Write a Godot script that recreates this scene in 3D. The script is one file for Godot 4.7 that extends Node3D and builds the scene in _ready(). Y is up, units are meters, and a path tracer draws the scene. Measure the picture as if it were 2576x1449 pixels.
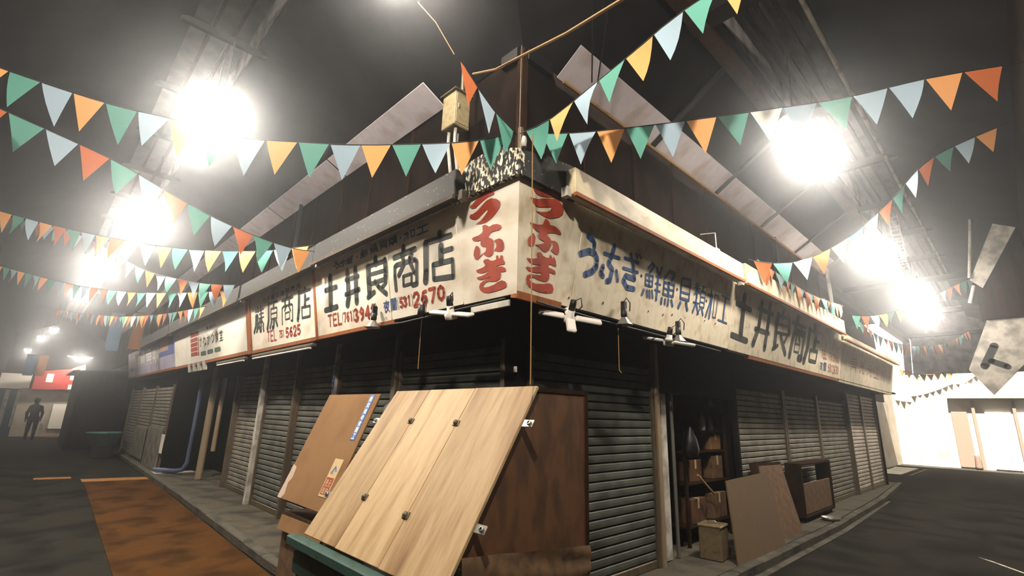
extends Node3D
# A covered market corner at night: two roofed alleys meet at a shuttered shop hung with hand-painted signs.
# x: along the left alley (away = -x), z: along the right alley (away = -z), y up, metres. The sign's lower corner stands over the origin.

var M := {}
var T := {}
var taken := {}

# ---------------------------------------------------------------- helpers
func numbered(called: String) -> String:
	if not taken.has(called):
		taken[called] = 0
		return called
	taken[called] += 1
	return "%s_%03d" % [called, taken[called]]

func mb() -> SurfaceTool:
	var st := SurfaceTool.new()
	st.begin(Mesh.PRIMITIVE_TRIANGLES)
	st.set_smooth_group(-1)
	return st

func obj(called: String, st: SurfaceTool, m: Material, parent: Node = null) -> MeshInstance3D:
	st.generate_normals()
	var o := MeshInstance3D.new()
	o.mesh = st.commit()
	o.material_override = m
	o.cast_shadow = GeometryInstance3D.SHADOW_CASTING_SETTING_ON
	if parent == null:
		o.name = numbered(called)
		add_child(o, true)
	else:
		o.name = called
		parent.add_child(o, true)
	return o

func inst(called: String, mesh: Mesh, m: Material, parent: Node, xf: Transform3D) -> MeshInstance3D:
	var o := MeshInstance3D.new()
	o.mesh = mesh
	o.material_override = m
	o.transform = xf
	o.name = called
	parent.add_child(o, true)
	return o

func thing(called: String, label: String, category: String, at := Vector3.ZERO, group := "") -> Node3D:
	var o := Node3D.new()
	o.name = numbered(called)
	add_child(o)
	o.position = at
	o.set_meta("label", label)
	o.set_meta("category", category)
	if group:
		o.set_meta("group", group)
	return o

func tag(o: Node, label: String, category: String, group := "") -> Node:
	o.set_meta("label", label)
	o.set_meta("category", category)
	if group:
		o.set_meta("group", group)
	return o

func shell(called: String, label := "") -> Node3D:
	var o := Node3D.new()
	o.name = numbered(called)
	add_child(o)
	o.set_meta("kind", "structure")
	if label:
		o.set_meta("label", label)
	return o

func tri(st: SurfaceTool, a: Vector3, b: Vector3, c: Vector3) -> void:
	st.add_vertex(a)
	st.add_vertex(b)
	st.add_vertex(c)

func quad(st: SurfaceTool, a: Vector3, b: Vector3, c: Vector3, d: Vector3) -> void:
	tri(st, a, b, c)
	tri(st, a, c, d)

func box(st: SurfaceTool, c: Vector3, s: Vector3, b := Basis()) -> void:
	var h := s * 0.5
	var v := []
	for i in 8:
		v.append(c + b * Vector3(h.x if i & 1 else -h.x, h.y if i & 2 else -h.y, h.z if i & 4 else -h.z))
	for q in [[0, 2, 3, 1], [4, 5, 7, 6], [0, 1, 5, 4], [2, 6, 7, 3], [0, 4, 6, 2], [1, 3, 7, 5]]:
		quad(st, v[q[3]], v[q[2]], v[q[1]], v[q[0]])

func span(st: SurfaceTool, lo: Vector3, hi: Vector3) -> void:
	box(st, (lo + hi) * 0.5, (hi - lo).abs())

# a box with chamfered edges
func cbox(st: SurfaceTool, c: Vector3, s: Vector3, ch: float, b := Basis()) -> void:
	var h := s * 0.5
	var n := [Vector3(1, 0, 0), Vector3(0, 1, 0), Vector3(0, 0, 1)]
	var corner := func(sx: int, sy: int, sz: int, axis: int) -> Vector3:
		var p := Vector3(h.x * sx, h.y * sy, h.z * sz)
		for k in 3:
			if k != axis:
				p[k] -= ch * signf(p[k])
		return c + b * p
	for axis in 3:
		var u := (axis + 1) % 3
		var w := (axis + 2) % 3
		for sg in [-1, 1]:
			var f := []
			for pr in [[-1, -1], [1, -1], [1, 1], [-1, 1]]:
				var sv := [0, 0, 0]
				sv[axis] = sg
				sv[u] = pr[0]
				sv[w] = pr[1]
				f.append(corner.call(sv[0], sv[1], sv[2], axis))
			if sg > 0:
				quad(st, f[3], f[2], f[1], f[0])
			else:
				quad(st, f[0], f[1], f[2], f[3])
	for axis in 3:
		var u := (axis + 1) % 3
		var w := (axis + 2) % 3
		for su in [-1, 1]:
			for sw in [-1, 1]:
				var e := []
				for sa in [-1, 1]:
					var sv := [0, 0, 0]
					sv[axis] = sa
					sv[u] = su
					sv[w] = sw
					e.append(corner.call(sv[0], sv[1], sv[2], u))
					e.append(corner.call(sv[0], sv[1], sv[2], w))
				quad(st, e[0], e[2], e[3], e[1])
	for sx in [-1, 1]:
		for sy in [-1, 1]:
			for sz in [-1, 1]:
				tri(st, corner.call(sx, sy, sz, 0), corner.call(sx, sy, sz, 1), corner.call(sx, sy, sz, 2))

# a flat or slanted plate: the outline pts, thickened by the vector t
func plate(st: SurfaceTool, pts: Array, t: Vector3) -> void:
	var n := pts.size()
	for i in range(1, n - 1):
		tri(st, pts[0], pts[i + 1], pts[i])
		tri(st, pts[0] + t, pts[i] + t, pts[i + 1] + t)
	for i in n:
		var j := (i + 1) % n
		quad(st, pts[i], pts[j], pts[j] + t, pts[i] + t)

func tube(st: SurfaceTool, pts: Array, r: float, n := 8, r1 := -1.0) -> void:
	var rings := []
	var up := Vector3(0.13, 0.97, 0.2).normalized()
	for i in pts.size():
		var d: Vector3
		if i == 0:
			d = pts[1] - pts[0]
		elif i == pts.size() - 1:
			d = pts[i] - pts[i - 1]
		else:
			d = (pts[i + 1] - pts[i]).normalized() + (pts[i] - pts[i - 1]).normalized()
		d = d.normalized()
		var ref := up if absf(d.dot(up)) < 0.95 else Vector3(1, 0, 0)
		var u := d.cross(ref).normalized()
		var w := u.cross(d).normalized()
		var rad := r if r1 < 0.0 else lerpf(r, r1, float(i) / (pts.size() - 1))
		var ring := []
		for k in n:
			var a := TAU * k / n
			ring.append(pts[i] + (u * cos(a) + w * sin(a)) * rad)
		rings.append(ring)
	st.set_smooth_group(1)
	for i in pts.size() - 1:
		for k in n:
			var k2 := (k + 1) % n
			quad(st, rings[i][k], rings[i][k2], rings[i + 1][k2], rings[i + 1][k])
	st.set_smooth_group(-1)
	for k in range(1, n - 1):
		tri(st, rings[0][0], rings[0][k + 1], rings[0][k])
		tri(st, rings[-1][0], rings[-1][k], rings[-1][k + 1])

# a turned shape: prof holds Vector2(radius, height)
func lathe(st: SurfaceTool, prof: Array, n: int, xf := Transform3D()) -> void:
	st.set_smooth_group(1)
	for i in prof.size() - 1:
		for k in n:
			var a := TAU * k / n
			var b := TAU * (k + 1) / n
			var p: Vector2 = prof[i]
			var q: Vector2 = prof[i + 1]
			quad(st, xf * Vector3(p.x * cos(a), p.y, p.x * sin(a)), xf * Vector3(p.x * cos(b), p.y, p.x * sin(b)),
				xf * Vector3(q.x * cos(b), q.y, q.x * sin(b)), xf * Vector3(q.x * cos(a), q.y, q.x * sin(a)))
	st.set_smooth_group(-1)

# profile in (y, z), run along x from x0 to x1
func run(st: SurfaceTool, prof: Array, x0: float, x1: float, smooth := false) -> void:
	if smooth:
		st.set_smooth_group(2)
	for i in prof.size():
		var a: Vector2 = prof[i]
		var b: Vector2 = prof[(i + 1) % prof.size()]
		quad(st, Vector3(x0, a.x, a.y), Vector3(x0, b.x, b.y), Vector3(x1, b.x, b.y), Vector3(x1, a.x, a.y))
	st.set_smooth_group(-1)
	for i in range(1, prof.size() - 1):
		tri(st, Vector3(x0, prof[0].x, prof[0].y), Vector3(x0, prof[i].x, prof[i].y), Vector3(x0, prof[i + 1].x, prof[i + 1].y))
		tri(st, Vector3(x1, prof[0].x, prof[0].y), Vector3(x1, prof[i + 1].x, prof[i + 1].y), Vector3(x1, prof[i].x, prof[i].y))

# ---------------------------------------------------------------- lettering: brush strokes laid on a board's face (local x, y)
func brush(st: SurfaceTool, pts: Array, w: float, z := 0.0) -> void:
	var r := w * 0.5
	for i in pts.size() - 1:
		var a: Vector2 = pts[i]
		var b: Vector2 = pts[i + 1]
		if a.distance_to(b) < 0.0005:
			continue
		var n := (b - a).orthogonal().normalized() * r
		quad(st, Vector3(a.x - n.x, a.y - n.y, z), Vector3(a.x + n.x, a.y + n.y, z), Vector3(b.x + n.x, b.y + n.y, z), Vector3(b.x - n.x, b.y - n.y, z))
	for i in pts.size():
		var c: Vector2 = pts[i]
		for k in 10:
			var a := TAU * k / 10
			var b := TAU * (k + 1) / 10
			tri(st, Vector3(c.x, c.y, z), Vector3(c.x + cos(b) * r, c.y + sin(b) * r, z), Vector3(c.x + cos(a) * r, c.y + sin(a) * r, z))

func strokes(st: SurfaceTool, list: Array, off := Vector2.ZERO) -> void:
	for s in list:
		var pts := []
		for i in range(1, s.size(), 2):
			pts.append(Vector2(s[i], s[i + 1]) - off)
		brush(st, pts, s[0])

func shapes(st: SurfaceTool, list: Array, off := Vector2.ZERO) -> void:
	for s in list:
		var pts := PackedVector2Array()
		for i in range(0, s.size(), 2):
			pts.append(Vector2(s[i], s[i + 1]) - off)
		var idx := Geometry2D.triangulate_polygon(pts)
		for i in range(0, idx.size(), 3):
			var a := pts[idx[i]]
			var b := pts[idx[i + 1]]
			var c := pts[idx[i + 2]]
			if (b - a).cross(c - a) > 0.0:
				var k := b
				b = c
				c = k
			tri(st, Vector3(a.x, a.y, 0), Vector3(b.x, b.y, 0), Vector3(c.x, c.y, 0))

const INK := {
	"0": [[0.5, 1, 0.17, 0.82, 0.1, 0.5, 0.17, 0.18, 0.5, 0, 0.83, 0.18, 0.9, 0.5, 0.83, 0.82, 0.5, 1]],
	"1": [[0.35, 0.85, 0.58, 1, 0.58, 0]],
	"2": [[0.1, 0.75, 0.3, 1, 0.7, 1, 0.9, 0.75, 0.75, 0.5, 0.1, 0, 0.92, 0]],
	"3": [[0.1, 0.9, 0.5, 1, 0.85, 0.8, 0.45, 0.53, 0.9, 0.25, 0.5, 0, 0.1, 0.1]],
	"4": [[0.7, 0, 0.7, 1, 0.08, 0.3, 0.95, 0.3]],
	"5": [[0.85, 1, 0.2, 1, 0.15, 0.55, 0.6, 0.62, 0.9, 0.32, 0.55, 0, 0.1, 0.1]],
	"6": [[0.82, 0.95, 0.4, 0.9, 0.12, 0.4, 0.4, 0, 0.86, 0.22, 0.75, 0.52, 0.4, 0.55, 0.15, 0.35]],
	"7": [[0.08, 1, 0.92, 1, 0.4, 0]],
	"8": [[0.5, 0.53, 0.16, 0.75, 0.5, 1, 0.84, 0.75, 0.5, 0.53, 0.1, 0.25, 0.5, 0, 0.9, 0.25, 0.5, 0.53]],
	"9": [[0.86, 0.6, 0.5, 0.45, 0.14, 0.7, 0.5, 1, 0.88, 0.7, 0.75, 0.2, 0.38, 0]],
	"T": [[0.05, 1, 0.95, 1], [0.5, 1, 0.5, 0]],
	"E": [[0.9, 1, 0.15, 1, 0.15, 0, 0.92, 0], [0.15, 0.52, 0.8, 0.52]],
	"L": [[0.15, 1, 0.15, 0, 0.9, 0]],
	"(": [[0.75, 1.1, 0.35, 0.8, 0.3, 0.2, 0.75, -0.1]],
	")": [[0.25, 1.1, 0.65, 0.8, 0.7, 0.2, 0.25, -0.1]],
	"夜": [[0.5, 1, 0.5, 0.86], [0.05, 0.84, 0.95, 0.84], [0.3, 0.8, 0.05, 0.45], [0.22, 0.6, 0.22, 0], [0.58, 0.78, 0.38, 0.4], [0.55, 0.66, 0.88, 0.66, 0.7, 0.3, 0.38, 0], [0.5, 0.5, 0.62, 0.42], [0.5, 0.4, 0.95, 0]],
	"間": [[0.08, 0, 0.08, 1, 0.42, 1, 0.42, 0.6, 0.08, 0.6], [0.08, 0.8, 0.42, 0.8], [0.92, 0, 0.92, 1, 0.58, 1, 0.58, 0.6, 0.92, 0.6], [0.58, 0.8, 0.92, 0.8], [0.3, 0.08, 0.3, 0.45, 0.7, 0.45, 0.7, 0.08, 0.3, 0.08], [0.3, 0.27, 0.7, 0.27]],
	"か": [[0.05, 0.7, 0.6, 0.75, 0.62, 0.4, 0.5, 0.02, 0.38, 0.1], [0.38, 1, 0.3, 0.5, 0.1, 0.02], [0.75, 0.85, 0.95, 0.45]],
	"ね": [[0.28, 1, 0.28, 0], [0.05, 0.75, 0.4, 0.78, 0.05, 0.3], [0.28, 0.5, 0.6, 0.8, 0.85, 0.6, 0.82, 0.15, 0.6, 0.05, 0.55, 0.2, 0.75, 0.22, 0.98, 0.05]],
	"つ": [[0.05, 0.7, 0.5, 0.85, 0.92, 0.65, 0.85, 0.3, 0.4, 0.05]],
	"食": [[0.5, 1, 0.05, 0.65], [0.5, 1, 0.95, 0.65], [0.5, 0.85, 0.5, 0.72], [0.25, 0.68, 0.75, 0.68, 0.75, 0.35, 0.25, 0.35], [0.25, 0.68, 0.25, 0, 0.5, 0.12], [0.25, 0.52, 0.75, 0.52], [0.5, 0.32, 0.92, 0], [0.85, 0.28, 0.62, 0.2]],
	"堂": [[0.5, 1, 0.5, 0.8], [0.25, 0.96, 0.32, 0.82], [0.75, 0.96, 0.68, 0.82], [0.05, 0.66, 0.08, 0.78, 0.92, 0.78, 0.95, 0.66], [0.3, 0.66, 0.7, 0.66, 0.7, 0.46, 0.3, 0.46, 0.3, 0.66], [0.5, 0.42, 0.5, 0.02], [0.2, 0.24, 0.8, 0.24], [0.05, 0.02, 0.95, 0.02]],
	"の": [[0.52, 0.85, 0.35, 0.15, 0.12, 0.25, 0.1, 0.6, 0.45, 0.92, 0.85, 0.75, 0.9, 0.35, 0.6, 0.05]],
	"元": [[0.25, 0.92, 0.75, 0.92], [0.05, 0.62, 0.95, 0.62], [0.38, 0.62, 0.33, 0.25, 0.05, 0.02], [0.62, 0.62, 0.62, 0.12, 0.7, 0.03, 0.95, 0.06, 0.95, 0.2]],
	"造": [[0.1, 0.9, 0.2, 0.78], [0.05, 0.55, 0.22, 0.55, 0.18, 0.18, 0.05, 0.08], [0.18, 0.15, 0.4, 0.04, 0.97, 0.03], [0.45, 0.95, 0.38, 0.78], [0.65, 1, 0.65, 0.58], [0.42, 0.82, 0.9, 0.82], [0.35, 0.6, 0.95, 0.6], [0.45, 0.45, 0.85, 0.45, 0.85, 0.2, 0.45, 0.2, 0.45, 0.45]],
	"販": [[0.08, 0.95, 0.4, 0.95, 0.4, 0.3, 0.08, 0.3, 0.08, 0.95], [0.08, 0.73, 0.4, 0.73], [0.08, 0.52, 0.4, 0.52], [0.16, 0.25, 0.05, 0.05], [0.32, 0.25, 0.42, 0.05], [0.95, 0.95, 0.55, 0.92, 0.55, 0.5, 0.45, 0.02], [0.57, 0.65, 0.9, 0.65, 0.8, 0.3, 0.55, 0.02], [0.65, 0.55, 0.95, 0.03]],
	"売": [[0.5, 1, 0.5, 0.7], [0.1, 0.88, 0.9, 0.88], [0.2, 0.7, 0.8, 0.7], [0.06, 0.42, 0.08, 0.56, 0.92, 0.56, 0.94, 0.42], [0.38, 0.45, 0.3, 0.2, 0.08, 0.03], [0.62, 0.45, 0.62, 0.1, 0.7, 0.04, 0.94, 0.06, 0.94, 0.2]],
}
# which strokes of BLUE_RIGHT make which character
const SPLIT := {"う": [0, 2], "な": [2, 6], "ぎ": [6, 12], "鮮": [12, 27], "魚": [27, 36], "貝": [36, 41], "類": [41, 57], "加": [57, 60], "工": [60, 63]}

func glyph(st: SurfaceTool, ch: String, x0: float, y0: float, x1: float, y1: float, w: float) -> void:
	if INK.has(ch):
		for s in INK[ch]:
			var pts := []
			for i in range(0, s.size(), 2):
				pts.append(Vector2(lerpf(x0, x1, s[i]), lerpf(y0, y1, s[i + 1])))
			brush(st, pts, w)
	elif SPLIT.has(ch):
		var lo := Vector2(1e9, 1e9)
		var hi := -lo
		for k in range(SPLIT[ch][0], SPLIT[ch][1]):
			var s: Array = BLUE_RIGHT[k]
			for i in range(1, s.size(), 2):
				lo = lo.min(Vector2(s[i], s[i + 1]))
				hi = hi.max(Vector2(s[i], s[i + 1]))
		for k in range(SPLIT[ch][0], SPLIT[ch][1]):
			var s: Array = BLUE_RIGHT[k]
			var pts := []
			for i in range(1, s.size(), 2):
				pts.append(Vector2(remap(s[i], lo.x, hi.x, x0, x1), remap(s[i + 1], lo.y, hi.y, y0, y1)))
			brush(st, pts, w)

# a word set out evenly in a box
func word(st: SurfaceTool, text: String, b: Array, w: float, gap := 0.18) -> void:
	var n := text.length()
	var step: float = (b[2] - b[0]) / (n - gap)
	for i in n:
		var x: float = b[0] + step * i
		glyph(st, text[i], x, b[1], x + step * (1.0 - gap), b[3], w)

# ---------------------------------------------------------------- materials
func noise(key: String, kind: int, freq: float, stops: Array, size := 512, octaves := 4, stretch := Vector2.ONE) -> Texture2D:
	if T.has(key):
		return T[key]
	var n := FastNoiseLite.new()
	n.noise_type = kind as FastNoiseLite.NoiseType
	n.seed = key.hash() % 10000
	n.frequency = freq
	n.fractal_octaves = octaves
	var g := Gradient.new()
	g.offsets = PackedFloat32Array(stops.map(func(s): return s[0]))
	g.colors = PackedColorArray(stops.map(func(s): return s[1]))
	var t := NoiseTexture2D.new()
	t.width = size
	t.height = size
	t.seamless = true
	t.noise = n
	t.color_ramp = g
	T[key] = t
	return t

func bump(key: String, kind: int, freq: float, strength: float) -> Texture2D:
	if T.has(key):
		return T[key]
	var n := FastNoiseLite.new()
	n.noise_type = kind as FastNoiseLite.NoiseType
	n.seed = key.hash() % 10000
	n.frequency = freq
	var t := NoiseTexture2D.new()
	t.width = 512
	t.height = 512
	t.seamless = true
	t.noise = n
	t.as_normal_map = true
	t.bump_strength = strength
	T[key] = t
	return t

func mat(key: String, c: Color, rough := 0.7, metal := 0.0, tex: Texture2D = null, scale := Vector3.ONE, nrm: Texture2D = null, nrm_scale := 1.0) -> StandardMaterial3D:
	var m := StandardMaterial3D.new()
	m.resource_name = key
	m.albedo_color = c
	m.roughness = rough
	m.metallic = metal
	m.cull_mode = BaseMaterial3D.CULL_DISABLED
	if tex:
		m.albedo_texture = tex
	if nrm:
		m.normal_enabled = true
		m.normal_texture = nrm
		m.normal_scale = nrm_scale
	if tex or nrm:
		m.uv1_triplanar = true
		m.uv1_world_triplanar = true
		m.uv1_scale = scale
	M[key] = m
	return m

# a second, coarser pattern of weather stains over a wood grain
func M_detail(key: String, tex: Texture2D) -> void:
	if not M.has(key):
		return
	M[key].detail_enabled = true
	M[key].detail_albedo = tex
	M[key].detail_blend_mode = BaseMaterial3D.BLEND_MODE_MUL

func grey(v: float) -> Color:
	return Color(v, v, v)

func materials() -> void:
	var S := FastNoiseLite.TYPE_SIMPLEX_SMOOTH
	var C := FastNoiseLite.TYPE_CELLULAR
	var grime := noise("grime", S, 0.008, [[0.0, Color(0.78, 0.74, 0.67)], [0.35, Color(0.93, 0.91, 0.88)], [0.6, Color(1, 1, 1)], [1.0, Color(0.95, 0.94, 0.92)]], 512, 5)
	var soot := noise("soot", S, 0.01, [[0.0, grey(0.62)], [0.45, grey(0.86)], [0.7, grey(1.0)], [1.0, grey(0.9)]], 512, 5)
	var rust := noise("rust", S, 0.012, [[0.0, Color(0.62, 0.5, 0.38)], [0.25, Color(0.88, 0.84, 0.78)], [0.6, Color(1, 1, 1)], [1.0, Color(0.88, 0.87, 0.85)]], 512, 5)
	var grain := noise("grain", S, 0.02, [[0.0, Color(0.74, 0.66, 0.56)], [0.25, Color(0.9, 0.86, 0.8)], [0.55, Color(1, 0.99, 0.97)], [1.0, Color(0.95, 0.92, 0.87)]], 512, 4)
	var fleck := noise("fleck", S, 0.018, [[0.0, grey(0.1)], [0.57, Color(0.13, 0.13, 0.14)], [0.6, Color(0.9, 0.87, 0.78)], [1.0, Color(0.95, 0.93, 0.85)]], 512, 6)
	var sparse := noise("sparse_fleck", S, 0.02, [[0.0, grey(0.13)], [0.4, grey(0.18)], [0.78, grey(0.15)], [0.81, Color(0.8, 0.77, 0.7)], [1.0, Color(0.85, 0.82, 0.75)]], 512, 6)
	var road := noise("road", S, 0.006, [[0.0, grey(0.68)], [0.4, grey(0.88)], [0.6, grey(1.0)], [1.0, Color(1.0, 0.93, 0.84)]], 512, 6)
	var pit := bump("pit", S, 0.06, 5.0)
	var wave := bump("wave", S, 0.012, 6.0)
	mat("sign_white", Color(0.94, 0.91, 0.85), 0.55, 0.0, grime, Vector3(0.35, 0.5, 0.35))
	mat("sign_plastic", Color(0.93, 0.92, 0.88), 0.4, 0.0, grime, Vector3(0.15, 0.15, 0.15))
	mat("sign_cream", Color(0.9, 0.86, 0.77), 0.6, 0.0, grime, Vector3(1.3, 0.9, 1.3))
	mat("sign_lilac", Color(0.7, 0.69, 0.8), 0.45, 0.0, grime, Vector3(0.2, 0.2, 0.2))
	mat("paint_red", Color(0.68, 0.27, 0.19), 0.6, 0.0, grime, Vector3(1.3, 1.3, 1.3))
	mat("paint_black", Color(0.2, 0.235, 0.23), 0.6, 0.0, grime, Vector3(1.3, 1.3, 1.3))
	mat("paint_blue", Color(0.24, 0.36, 0.56), 0.6, 0.0, grime, Vector3(1.3, 1.3, 1.3))
	mat("print_blue", Color(0.3, 0.4, 0.62), 0.5)
	mat("print_peach", Color(0.82, 0.6, 0.5), 0.5)
	mat("print_white", Color(0.93, 0.91, 0.86), 0.5)
	mat("print_green", Color(0.32, 0.42, 0.36), 0.5)
	mat("rust_strip", Color(0.62, 0.36, 0.16), 0.8, 0.0, rust, Vector3(2, 2, 2))
	mat("rust_bolt", Color(0.36, 0.24, 0.13), 0.8)
	mat("fascia_dark", Color(0.68, 0.68, 0.68), 0.7, 0.0, sparse, Vector3(1.6, 1.6, 1.6))
	mat("fascia_flaking", Color(0.92, 0.92, 0.9), 0.8, 0.0, fleck, Vector3(2.6, 1.6, 2.6))
	mat("fascia_cream", Color(0.85, 0.79, 0.66), 0.6, 0.0, grime, Vector3(0.5, 0.9, 0.5))
	mat("shutter_grey", Color(0.4, 0.4, 0.37), 0.65, 0.1, soot, Vector3(0.5, 0.5, 0.5))
	mat("shutter_green", Color(0.34, 0.355, 0.32), 0.65, 0.1, soot, Vector3(0.6, 0.6, 0.6))
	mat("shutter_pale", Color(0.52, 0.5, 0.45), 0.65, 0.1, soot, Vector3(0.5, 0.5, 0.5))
	mat("shutter_daylit", Color(0.74, 0.71, 0.67), 0.6, 0.05, grime, Vector3(0.5, 0.5, 0.5))  # paler shutter tone, daylight from the alley end put into the colour
	mat("post_metal", Color(0.42, 0.38, 0.32), 0.5, 0.4, rust, Vector3(1.2, 0.5, 1.2))
	mat("fascia_lip", Color(0.27, 0.22, 0.17), 0.8, 0.0, rust, Vector3(1.5, 1.5, 1.5))
	mat("post_dark", Color(0.11, 0.1, 0.09), 0.7, 0.0, soot, Vector3(1, 1, 1))
	mat("dark_wood", Color(0.2, 0.14, 0.09), 0.8, 0.0, soot, Vector3(1, 0.4, 1))
	mat("brown_sheet", Color(0.13, 0.1, 0.085), 0.6, 0.1, soot, Vector3(0.5, 0.25, 0.5))
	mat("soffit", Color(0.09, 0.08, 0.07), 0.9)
	mat("ceiling", Color(0.165, 0.16, 0.165), 0.5, 0.1, soot, Vector3(0.25, 0.25, 0.25), wave, 0.15)
	mat("eave_sheen", Color(0.84, 0.81, 0.84), 0.4, 0.1, grime, Vector3(0.6, 0.6, 0.6), wave, 0.2)  # pale colour stands in for lamps reflecting in the ceiling edge
	mat("lantern_side", Color(0.85, 0.83, 0.83), 0.6, 0.0, soot, Vector3(0.5, 0.5, 0.5))
	mat("lantern_roof", Color(0.36, 0.34, 0.33), 0.5, 0.0, soot, Vector3(0.5, 0.5, 0.5))
	mat("steel_dark", Color(0.09, 0.085, 0.085), 0.6, 0.3)
	mat("beam_brown", Color(0.3, 0.18, 0.1), 0.7, 0.0, soot, Vector3(1, 1, 1))
	mat("asphalt", Color(0.17, 0.165, 0.15), 0.6, 0.0, road, Vector3(0.3, 0.3, 0.3), pit, 0.2)
	mat("ochre_floor", Color(0.31, 0.205, 0.1), 0.6, 0.0, road, Vector3(0.45, 0.45, 0.45), pit, 0.2)
	mat("concrete", Color(0.34, 0.325, 0.29), 0.75, 0.0, road, Vector3(0.6, 0.6, 0.6), pit, 0.25)
	mat("kerb", Color(0.36, 0.35, 0.32), 0.75, 0.0, road, Vector3(0.7, 0.7, 0.7), pit, 0.25)
	mat("line_yellow", Color(0.6, 0.4, 0.14), 0.7, 0.0, grime, Vector3(1.5, 1.5, 1.5))
	mat("line_white", Color(0.82, 0.8, 0.76), 0.7, 0.0, grime, Vector3(1.5, 1.5, 1.5))
	mat("plywood", Color(0.7, 0.6, 0.455), 0.6, 0.0, grain, Vector3(1.3, 0.2, 0.2), pit, 0.08)
	mat("plywood_pale", Color(0.77, 0.67, 0.52), 0.6, 0.0, grain, Vector3(0.9, 0.15, 0.15), pit, 0.08)
	var stain := noise("stain", S, 0.006, [[0.0, Color(0.55, 0.46, 0.36)], [0.3, Color(0.86, 0.8, 0.72)], [0.5, Color(1, 1, 1)], [1.0, Color(1, 1, 1)]], 512, 4)
	for k in ["plywood", "plywood_pale", "old_board"]:
		M_detail(k, stain)
	mat("plywood_edge", Color(0.6, 0.44, 0.26), 0.7)
	mat("cardboard", Color(0.52, 0.38, 0.22), 0.85, 0.0, grime, Vector3(0.5, 0.5, 0.5))
	mat("brown_board", Color(0.38, 0.245, 0.13), 0.75, 0.0, soot, Vector3(1.2, 0.5, 1.2))
	mat("kraft", Color(0.44, 0.33, 0.22), 0.85, 0.0, soot, Vector3(1.5, 1.5, 1.5))
	mat("old_board", Color(0.36, 0.29, 0.2), 0.8, 0.0, grain, Vector3(0.5, 0.4, 2.0))
	mat("teal", Color(0.2, 0.34, 0.32), 0.6, 0.1, rust, Vector3(1.5, 1.5, 1.5))
	mat("steel", Color(0.6, 0.59, 0.56), 0.35, 0.7)
	mat("tin", Color(0.6, 0.54, 0.43), 0.4, 0.5, rust, Vector3(2, 2, 2))
	mat("white_plastic", Color(0.88, 0.86, 0.83), 0.4)
	mat("white_paint", Color(0.8, 0.78, 0.74), 0.5, 0.0, soot, Vector3(0.8, 0.8, 0.8))
	mat("beige_box", Color(0.62, 0.57, 0.44), 0.55, 0.0, rust, Vector3(1.3, 1.3, 1.3))
	mat("black_plastic", Color(0.05, 0.05, 0.05), 0.5)
	mat("cable", Color(0.06, 0.055, 0.05), 0.6)
	mat("rope", Color(0.62, 0.48, 0.3), 0.9)
	mat("blue_pipe", Color(0.33, 0.37, 0.48), 0.4)
	mat("beige_pipe", Color(0.55, 0.48, 0.38), 0.5)
	mat("sticker_blue", Color(0.2, 0.38, 0.66), 0.5)
	mat("sticker_red", Color(0.6, 0.22, 0.16), 0.5)
	mat("sticker_cream", Color(0.75, 0.66, 0.48), 0.6)
	mat("torn_paper", Color(0.72, 0.63, 0.56), 0.9)
	mat("green_tub", Color(0.26, 0.42, 0.38), 0.5)
	mat("stucco", Color(0.66, 0.63, 0.58), 0.85, 0.0, grime, Vector3(0.3, 0.3, 0.3))
	mat("stucco_warm", Color(0.7, 0.58, 0.42), 0.85, 0.0, grime, Vector3(0.3, 0.3, 0.3))
	mat("door_brown", Color(0.42, 0.36, 0.32), 0.7)
	mat("red_cloth", Color(0.66, 0.13, 0.07), 0.7)
	mat("cloth_orange", Color(0.55, 0.34, 0.13), 0.8)
	mat("cloth_blue", Color(0.24, 0.34, 0.42), 0.8)
	mat("skin", Color(0.66, 0.45, 0.34), 0.6)
	mat("dark_clothes", Color(0.06, 0.06, 0.07), 0.9)
	mat("hair", Color(0.03, 0.025, 0.02), 0.7)
	for k in ["asphalt", "ochre_floor", "concrete", "kerb", "brown_sheet", "ceiling", "soffit", "post_dark", "dark_wood"]:
		M[k].roughness = 0.92
		M[k].metallic = 0.0
		M[k].metallic_specular = 0.15
	for p in [["Y", Color(0.9, 0.63, 0.37)], ["R", Color(0.72, 0.38, 0.18)], ["G", Color(0.32, 0.57, 0.51)], ["B", Color(0.6, 0.69, 0.75)], ["W", Color(0.85, 0.84, 0.8)]]:
		var m := mat("pennant_" + p[0], p[1], 0.8)
		m.backlight_enabled = true
		m.backlight = (p[1] as Color).darkened(0.45)
	var glow := mat("tube_glow", Color(1, 0.99, 0.96), 0.5)
	glow.emission_enabled = true
	glow.emission = Color(1.0, 0.97, 0.93)
	glow.emission_energy_multiplier = TUBE_GLOW
	var shop := mat("shop_glow", Color(1, 0.97, 0.9), 0.5)
	shop.emission_enabled = true
	shop.emission = Color(1.0, 0.93, 0.82)
	shop.emission_energy_multiplier = 1.6
	var pane := mat("pane", Color(0.55, 0.6, 0.62, 0.35), 0.08)
	pane.transparency = BaseMaterial3D.TRANSPARENCY_ALPHA
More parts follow.
